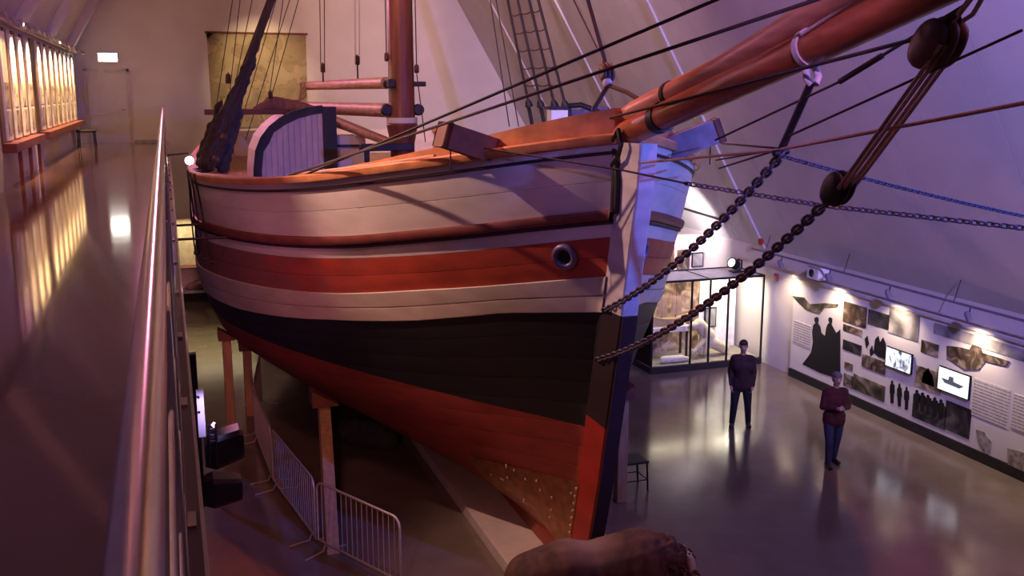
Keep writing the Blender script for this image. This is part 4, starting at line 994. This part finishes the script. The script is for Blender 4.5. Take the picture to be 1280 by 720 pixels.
# things in the case
tb = thing('case_table', 'white covered table inside the display case', 'table', (11.6, 21.7, .17))
obj('top', bxx((10.85, 21.62, .92), (12.1, 22.1, .97), .01), M['whitebox'], tb)
obj('cloth', bxx((10.83, 21.60, .84), (12.12, 21.615, .97)), M['whitebox'], tb)
for x in (10.92, 12.04):
    for y_ in (21.68, 22.0): obj('leg', bxx((x-.025, y_-.025, .175), (x+.025, y_+.025, .92)), M['dark'], tb)
ms = thing('model_ship', 'brown model ship with masts on the white table in the display case', 'model ship', (11.55, 21.75, .97))
p = NB(); rows = []
for i in range(13):
    u = i/12; x = 11.05+1.05*u; wd = .13*math.sin(math.pi*min(max(u*.92+.04, 0), 1))**.6; sh_ = .09*(2*u-1)**2
    rows.append([p.verts.new((x, 21.75-wd, 1.17+sh_)), p.verts.new((x, 21.75-wd*.6, 1.03+sh_*.6)), p.verts.new((x, 21.75, .985+sh_*.4)), p.verts.new((x, 21.75+wd*.6, 1.03+sh_*.6)), p.verts.new((x, 21.75+wd, 1.17+sh_))])
for a, b in zip(rows, rows[1:]):
    for k in range(4): p.faces.new((a[k], b[k], b[k+1], a[k+1]))
    p.faces.new((a[0], a[4], b[4], b[0]))
p.faces.new(rows[0]); p.faces.new(rows[-1])
obj('hull', p, mat('model hull timber', (.50, .36, .22), .5), ms, smooth=40)
for x, h in ((11.35, .75), (11.75, .68)):
    p = NB(); tube(p, [(x, 21.75, 1.15), (x, 21.75, 1.17+h)], .012, 6); tube(p, [(x-.18, 21.75, 1.2+h*.7), (x+.18, 21.75, 1.2+h*.62)], .008, 5); m_ = obj('mast', p, M['brown'], ms)
    p = NB(); prism(p, [(x-.15, 21.74, 1.24), (x+.17, 21.74, 1.24), (x+.13, 21.74, 1.15+h*.8), (x-.11, 21.74, 1.16+h*.86)], (0, .006, 0)); obj('sail', p, mat('model sail cloth', (.40, .26, .17), .8, 0, .2, 8) if x < 11.5 else bpy.data.materials['model sail cloth'], ms)
me = blob('white_fur_figure', [((12.40, 21.5, .34), .15, (12.55, 21.55, .70), .20), ((12.55, 21.55, .70), .18, (12.28, 21.50, 1.02), .15), ((12.28, 21.5, 1.02), .12, (12.05, 21.45, 1.0), .09), ((12.5, 21.5, .6), .16, (13.05, 21.55, .32), .14), ((12.35, 21.4, .6), .07, (12.05, 21.35, .33), .06), ((12.05, 21.35, .33), .055, (11.95, 21.3, .42), .05)], .03, 5)
tag(link('white_fur_figure', me, mat('cream fur', (.72, .62, .42), .9, 0, .15, 20, .4)), 'cream fur figure crouching by the table in the display case', 'fur figure')
me = blob('white_pelt', [((11.15, 21.22, .27), .09, (11.65, 21.2, .27), .09), ((11.65, 21.2, .27), .08, (11.85, 21.2, .235), .05)], .025, 5)
tag(link('white_pelt', me, mat('white pelt fur', (.80, .74, .60), .9, 0, .15, 20, .4)), 'white pelt lying on the floor of the display case', 'pelt')
o = thing('case_picture', 'small framed picture inside the white end of the display case', 'picture', (13.0, 22.2, .75))
obj('frame', bxx((12.84, 22.21, .72), (13.18, 22.255, 1.24)), M['black'], o); obj('print', bxx((12.87, 22.2, .75), (13.15, 22.209, 1.21)), gry, o)
# flood on top of the case
o = thing('case_floodlight', 'black floodlight standing on top of the display case', 'floodlight', (13.2, 21.5, 2.27))
p = NB(); box(p, (13.12, 21.4, 2.28), (13.46, 21.62, 2.31)); obj('base', p, M['black'], o)
obj('head', par((13.22, 21.5, 2.48), (-.8, -.3, .35), .28, .13), M['black'], o, smooth=40)
p = NB(); tube(p, [(13.3, 21.5, 2.31), (13.42, 21.5, 2.38), (13.42, 21.5, 2.56), (13.3, 21.5, 2.60)], .02, 6); obj('yoke', p, M['black'], o)
p = NB(); lathe(p, [(.11, 0), (.11, .01)], (13.105, 21.457, 2.53), 16, (-.8, -.3, .35)); obj('lens', p, mat('lit flood lens', (1, 1, .95), .3, emis=(1, .95, .85, 1.2)), o)
# alcove partition behind the case with pictures
al = struct('wall_alcove', bxx((10.2, 24.2, 0), (XR, 24.4, 2.85)), M['wall'])
for (x0, x1, z0, z1, m_, lab) in ((12.55, 12.95, 1.85, 2.55, sep[0], 'brown picture on the alcove wall beside the ship'), (13.05, 13.42, 1.85, 2.45, sep[1], 'dark brown picture on the alcove wall above the display case'), (13.5, 13.85, 1.95, 2.35, gry, 'small black framed grey picture at the end of the alcove wall')):
    o = thing('framed_picture', lab, 'picture', ((x0+x1)/2, 24.18, z0))
    obj('frame', bxx((x0, 24.16, z0), (x1, 24.2, z1)), M['black'] if m_ is gry else M['brown'], o); obj('print', bxx((x0+.03, 24.15, z0+.03), (x1-.03, 24.159, z1-.03)), m_, o)
spot('alcove_lamp', (12.2, 22.9, 3.3), (13.1, 24.4, 3.0), (1, .88, .90), 420, 130, .9, .1)

# ------------------------------------------------------------------ far cabinet under the gallery end
fc = thing('far_cabinet', 'lit glass cabinet on a black base against the far lower wall', 'display case', (.6, 34, 0))
obj('base', bxx((-1.4, 33.5, 0), (2.6, 34.7, .28)), M['dark'], fc)
obj('back_panel', bxx((-1.4, 34.6, .28), (2.6, 34.7, 2.6)), mat('cream cabinet lining', (.78, .68, .46), .6), fc)
obj('shelf', bxx((-1.4, 34.0, 1.0), (2.6, 34.6, 1.04)), M['brown'], fc)
obj('front_glass', bxx((-1.4, 33.50, .28), (2.6, 33.51, 2.6)), gm, fc)
area('far_cabinet_light', (.6, 34.1, 2.55), (.6, 34.3, 0), (1, .80, .50), 40, 3.6, .4)
me = blob('cabinet_exhibit', [((.4, 34.1, .40), .12, (.75, 34.1, .48), .16), ((.75, 34.1, .48), .12, (.95, 34.1, .70), .08)], .03, 4)
tag(link('cabinet_exhibit', me, M['brown']), 'brown exhibit lump on the floor of the far cabinet', 'exhibit')

# ------------------------------------------------------------------ black stool beside the bow
o = thing('bar_stool', 'low black stool standing on the hall floor behind the bow', 'stool', (7.2, 14.75, 0))
obj('seat', bxx((6.98, 14.5, .50), (7.42, 14.95, .54), .012), M['dark'], o)
for x in (7.01, 7.39):
    for y_ in (14.53, 14.92):
        p = NB(); tube(p, [(x, y_, .5), (x+(.03 if x > 7.2 else -.03), y_, 0)], .016, 6); obj('leg', p, M['black'], o)
p = NB()
for y_ in (14.53, 14.92): tube(p, [(6.99, y_, .2), (7.41, y_, .2)], .011, 6)
for x in (6.99, 7.41): tube(p, [(x, 14.53, .2), (x, 14.92, .2)], .011, 6)
obj('stretcher', p, M['black'], o)

# ------------------------------------------------------------------ musk ox
def ox():
    root = thing('musk_ox', 'stuffed brown musk ox standing under the bow', 'animal', (4.80, 10.45, 0), R(-8)); root.scale = (.95, .95, 1.0)
    caps = [((-1.0, 0, .86), .36, (-.55, 0, .92), .43), ((-.55, 0, .92), .42, (-.2, 0, .88), .40), ((-.2, 0, .88), .40, (.42, 0, .98), .43), ((.42, 0, 1.02), .38, (.72, 0, .98), .34),
            ((.15, 0, 1.22), .14, (.50, 0, 1.24), .15),
            ((.72, 0, .96), .28, (1.0, 0, .84), .22), ((1.0, 0, .86), .19, (1.18, 0, .62), .13), ((1.18, 0, .62), .13, (1.22, 0, .52), .10)]
    for s in (-1, 1):
        caps += [((.52, s*.20, .7), .17, (.54, s*.21, .38), .10), ((.54, s*.21, .38), .085, (.53, s*.21, .10), .065), ((.53, s*.21, .08), .075, (.57, s*.21, .05), .07),
                 ((-.85, s*.20, .75), .22, (-.80, s*.21, .46), .13), ((-.80, s*.21, .46), .10, (-.92, s*.21, .34), .075), ((-.92, s*.21, .34), .075, (-.90, s*.21, .08), .06), ((-.90, s*.21, .07), .07, (-.86, s*.21, .05), .065)]
    me = blob('musk_ox_body', caps, .028, 7)
    import mathutils.noise as mn
    for v in me.vertices:
        c = v.co; f = .004+.045*max(0, min(1, (c.x-.45)/.4))
        v.co += v.normal*(mn.noise(c*9)*f+mn.noise(c*26)*f*.5)
    fur = mat('musk ox coat', (.085, .038, .024), .85, 0, .45, 7, .5, stretch=(1, 1, .35))
    nt_ = fur.node_tree; b_ = nt_.nodes['Principled BSDF']; src = b_.inputs['Base Color'].links[0].from_socket
    tc_ = nt_.nodes['Texture Coordinate']; vd = nt_.nodes.new('ShaderNodeVectorMath'); vd.operation = 'DISTANCE'; vd.inputs[1].default_value = (-.28, 0, 1.36)
    nt_.links.new(tc_.outputs['Object'], vd.inputs[0]); mr_ = nt_.nodes.new('ShaderNodeMapRange'); mr_.inputs[1].default_value = .5; mr_.inputs[2].default_value = .08
    nt_.links.new(vd.outputs['Value'], mr_.inputs[0]); mx_ = nt_.nodes.new('ShaderNodeMix'); mx_.data_type = 'RGBA'; mx_.inputs[7].default_value = (.26, .16, .12, 1)
    nt_.links.new(mr_.outputs[0], mx_.inputs[0]); nt_.links.new(src, mx_.inputs[6]); nt_.links.new(mx_.outputs[2], b_.inputs['Base Color'])
    b = link('body', me, fur, root)
    r4 = random.Random(11)
    p = NB()
    for k in range(90):    # shaggy skirt and mane tufts
        x = r4.uniform(-1.1, .85); s = r4.choice((-1, 1)); a = Vector((x, s*(.40 if abs(x) < .9 else .3), r4.uniform(.62, .74)))
        tube(p, [a, a+Vector((r4.uniform(-.04, .04), s*.03, -.18)), a+Vector((r4.uniform(-.06, .06), s*r4.uniform(-.02, .02), -.42))], [.05, .04, .004], 5)
    for k in range(110):
        x = r4.uniform(.55, 1.1); th = r4.uniform(-1.5, 1.5); rr_ = .30 if x < .85 else .24
        a = Vector((x, math.sin(th)*rr_, .92+math.cos(th)*rr_*.95-(x-.6)*.18)); d_ = Vector((r4.uniform(-.02, .09), math.sin(th)*.07, math.cos(th)*.07))
        tube(p, [a, a+d_*.7, a+d_+Vector((.03, 0, -.05))], [.035, .028, .004], 5)
    o = obj('shaggy_coat', p, fur, root, rel=True, smooth=60); o['kind'] = 'stuff'
    for s in (-1, 1):
        p = NB(); tube(p, [(1.05, s*.03, 1.06), (1.08, s*.14, 1.02), (1.10, s*.24, .86), (1.12, s*.28, .70), (1.18, s*.33, .66), (1.24, s*.36, .76)], [.07, .075, .055, .042, .030, .006], 10)
        obj('horn', p, mat('musk ox horn', (.40, .32, .22), .4, 0, .3, 9) if s < 0 else bpy.data.materials['musk ox horn'], root, rel=True, smooth=60)
        me_ = blob('ear', [((.97, s*.24, .92), .04, (.94, s*.34, .90), .02)], .012, 3); link('ear', me_, fur, root)
        p = NB(); lathe(p, [(.008, -.01), (.02, 0), (.008, .012)], (1.13, s*.135, .80), 8, (.3, s, 0)); obj('eye', p, M['black'], root, rel=True, smooth=60)
    return root
ox()

# ------------------------------------------------------------------ people
def person(label, loc, rz, jacket, jeans, hairc, pose, sc=1.0):
    root = thing('person', label, 'person', loc, rz); root.scale = (sc,)*3
    hip, chest = Vector((0, 0, .93)), Vector((0, pose.get('lean', 0), 1.36))
    neck = chest+Vector((0, .0, .10)); head = neck+Vector((0, .025, .20))
    J = {}
    for s in (-1, 1):
        sw = pose['step']*s
        J[s] = dict(sh=chest+Vector((s*.168, -.01, .04)), hipj=hip+Vector((s*.10, 0, -.02)), knee=Vector((s*(.10+pose.get('spread', .02)), .03+sw*.55, .50)), ank=Vector((s*(.10+pose.get('spread', .02)*2), sw-.02, .09)), toe=Vector((s*(.12+pose.get('spread', .02)*2), sw+.15, .045)), **{k: Vector((v[0]*s, v[1], v[2])) for k, v in pose['arm'].items()})
    def limbs(e, arms=True, legs=True, torso=True, hands=True, feet=True, headp=True):
        c = []
        if torso: c += [(hip+Vector((-.07, 0, .02)), .125+e, hip+Vector((.07, 0, .02)), .125+e), (hip, .14+e, chest-Vector((0, 0, .1)), .145+e), (chest+Vector((-.08, 0, -.1)), .13+e, chest+Vector((.08, 0, -.1)), .13+e), (chest+Vector((-.13, 0, .03)), .085+e, chest+Vector((.13, 0, .03)), .085+e)]
        for s in (-1, 1):
            j = J[s]
            if arms: c += [(j['sh'], .062+e, j['elbow'], .047+e), (j['elbow'], .045+e, j['wrist'], .032+e)]
            if hands:
                d_ = (j['wrist']-j['elbow']).normalized(); side_ = Vector((-s, 0, 0)); w_ = j['wrist']
                side_ = (side_-d_*side_.dot(d_)).normalized(); up_ = d_.cross(side_)
                c += [(w_, .030, w_+d_*.075, .034)]
                for q_, ln in ((-.030, .075), (-.010, .088), (.010, .083), (.028, .066)):
                    b_ = w_+d_*.085+up_*q_; k1 = b_+d_*ln*.55+side_*.008; k2 = b_+d_*ln*.9+side_*.03; c += [(b_, .011, k1, .010), (k1, .010, k2, .008)]
                c += [(w_+d_*.03+up_*-.03, .012, w_+d_*.085+up_*-.055+side_*.02, .010)]
            if legs: c += [(j['hipj'], .095+e, j['knee'], .062+e), (j['knee'], .060+e, j['ank'], .042+e)]
            if feet: c += [(j['ank']-Vector((0, .04, .03)), .042, j['ank']+Vector((0, .03, -.03)), .045), (j['ank']+Vector((0, .0, -.04)), .045, j['toe'], .038)]
        if headp:
            c += [(neck-Vector((0, 0, .06)), .058, neck+Vector((0, .01, .08)), .055), (head+Vector((0, -.015, .03)), .088, head+Vector((0, .02, .02)), .080), (head+Vector((0, .025, -.06)), .062, head+Vector((0, .03, -.02)), .068), (head+Vector((0, .095, -.01)), .012, head+Vector((0, .108, -.035)), .016)]
            for s in (-1, 1): c += [(head+Vector((s*.083, -.005, .015)), .014, head+Vector((s*.085, -.008, -.025)), .011)]
        return c
    skin = bpy.data.materials.get('skin') or mat('skin', (.45, .26, .19), .55, 0, .08, 8)
    link('body', blob('body', limbs(0), .012, 4), skin, root)
    jk = link('jacket', blob('jacket', limbs(.015, hands=False, legs=False, feet=False, headp=False)+[(neck-Vector((0, 0, .03)), .075, neck+Vector((0, 0, .0)), .07), (hip+Vector((-.06, 0, -.06)), .152, hip+Vector((.06, 0, -.06)), .152)], .014, 4), jacket, root)
    link('jeans', blob('jeans', limbs(.016, arms=False, hands=False, feet=False, headp=False, torso=False)+[(hip+Vector((-.06, 0, -.02)), .145, hip+Vector((.06, 0, -.02)), .145)], .014, 4), jeans, root)
    shoem = bpy.data.materials.get('dark shoe leather') or mat('dark shoe leather', (.02, .016, .015), .45)
    for s in (-1, 1):
        j = J[s]; link('shoe', blob('shoe', [(j['ank']-Vector((0, .05, .045)), .052, j['ank']+Vector((0, .03, -.04)), .055), (j['ank']+Vector((0, .0, -.045)), .053, j['toe']+Vector((0, .01, 0)), .046)], .012, 3), shoem, root)
        p = NB(); lathe(p, [(.006, -.003), (.012, .003), (.004, .008)], head+Vector((s*.033, .088, .008)), 8, (s*.2, 1, 0)); obj('eye', p, M['black'], root, rel=True, smooth=60)
    p = NB(); tube(p, [head+Vector((-.026, .092, -.058)), head+Vector((0, .099, -.060)), head+Vector((.026, .092, -.058))], .006, 6); obj('mouth', p, bpy.data.materials.get('lips') or mat('lips', (.30, .12, .10), .5), root, rel=True, smooth=60)
    hm = link('hair', blob('hair', [(head+Vector((0, -.03, .045)), .090, head+Vector((0, .022, .06)), .082), (head+Vector((0, -.05, -.02)), .075, head+Vector((0, -.045, .04)), .085)], .012, 4), hairc, root)
    return root
arm_down = dict(elbow=(.225, -.04, 1.12), wrist=(.205, .05, .88))
arm_pocket = dict(elbow=(.27, -.07, 1.13), wrist=(.20, .07, .93))
arm_fold = dict(elbow=(.235, .03, 1.13), wrist=(.07, .23, 1.16))
person('standing person in dark maroon jacket and dark jeans before the glass case', (10.7, 16.94, 0), R(150), mat('dark maroon jacket', (.032, .010, .012), .8), mat('dark jeans', (.010, .010, .016), .8), mat('dark brown hair', (.035, .02, .015), .7), dict(step=.05, spread=.03, arm=arm_down), 1.02)
person('walking person in red brown pullover and blue jeans holding something at the chest', (11.15, 14.55, 0), R(165), mat('red brown pullover', (.075, .009, .009), .85), mat('blue jeans', (.035, .04, .09), .8), mat('grey hair', (.16, .12, .12), .7), dict(step=.12, spread=.0, arm=arm_fold), .985)
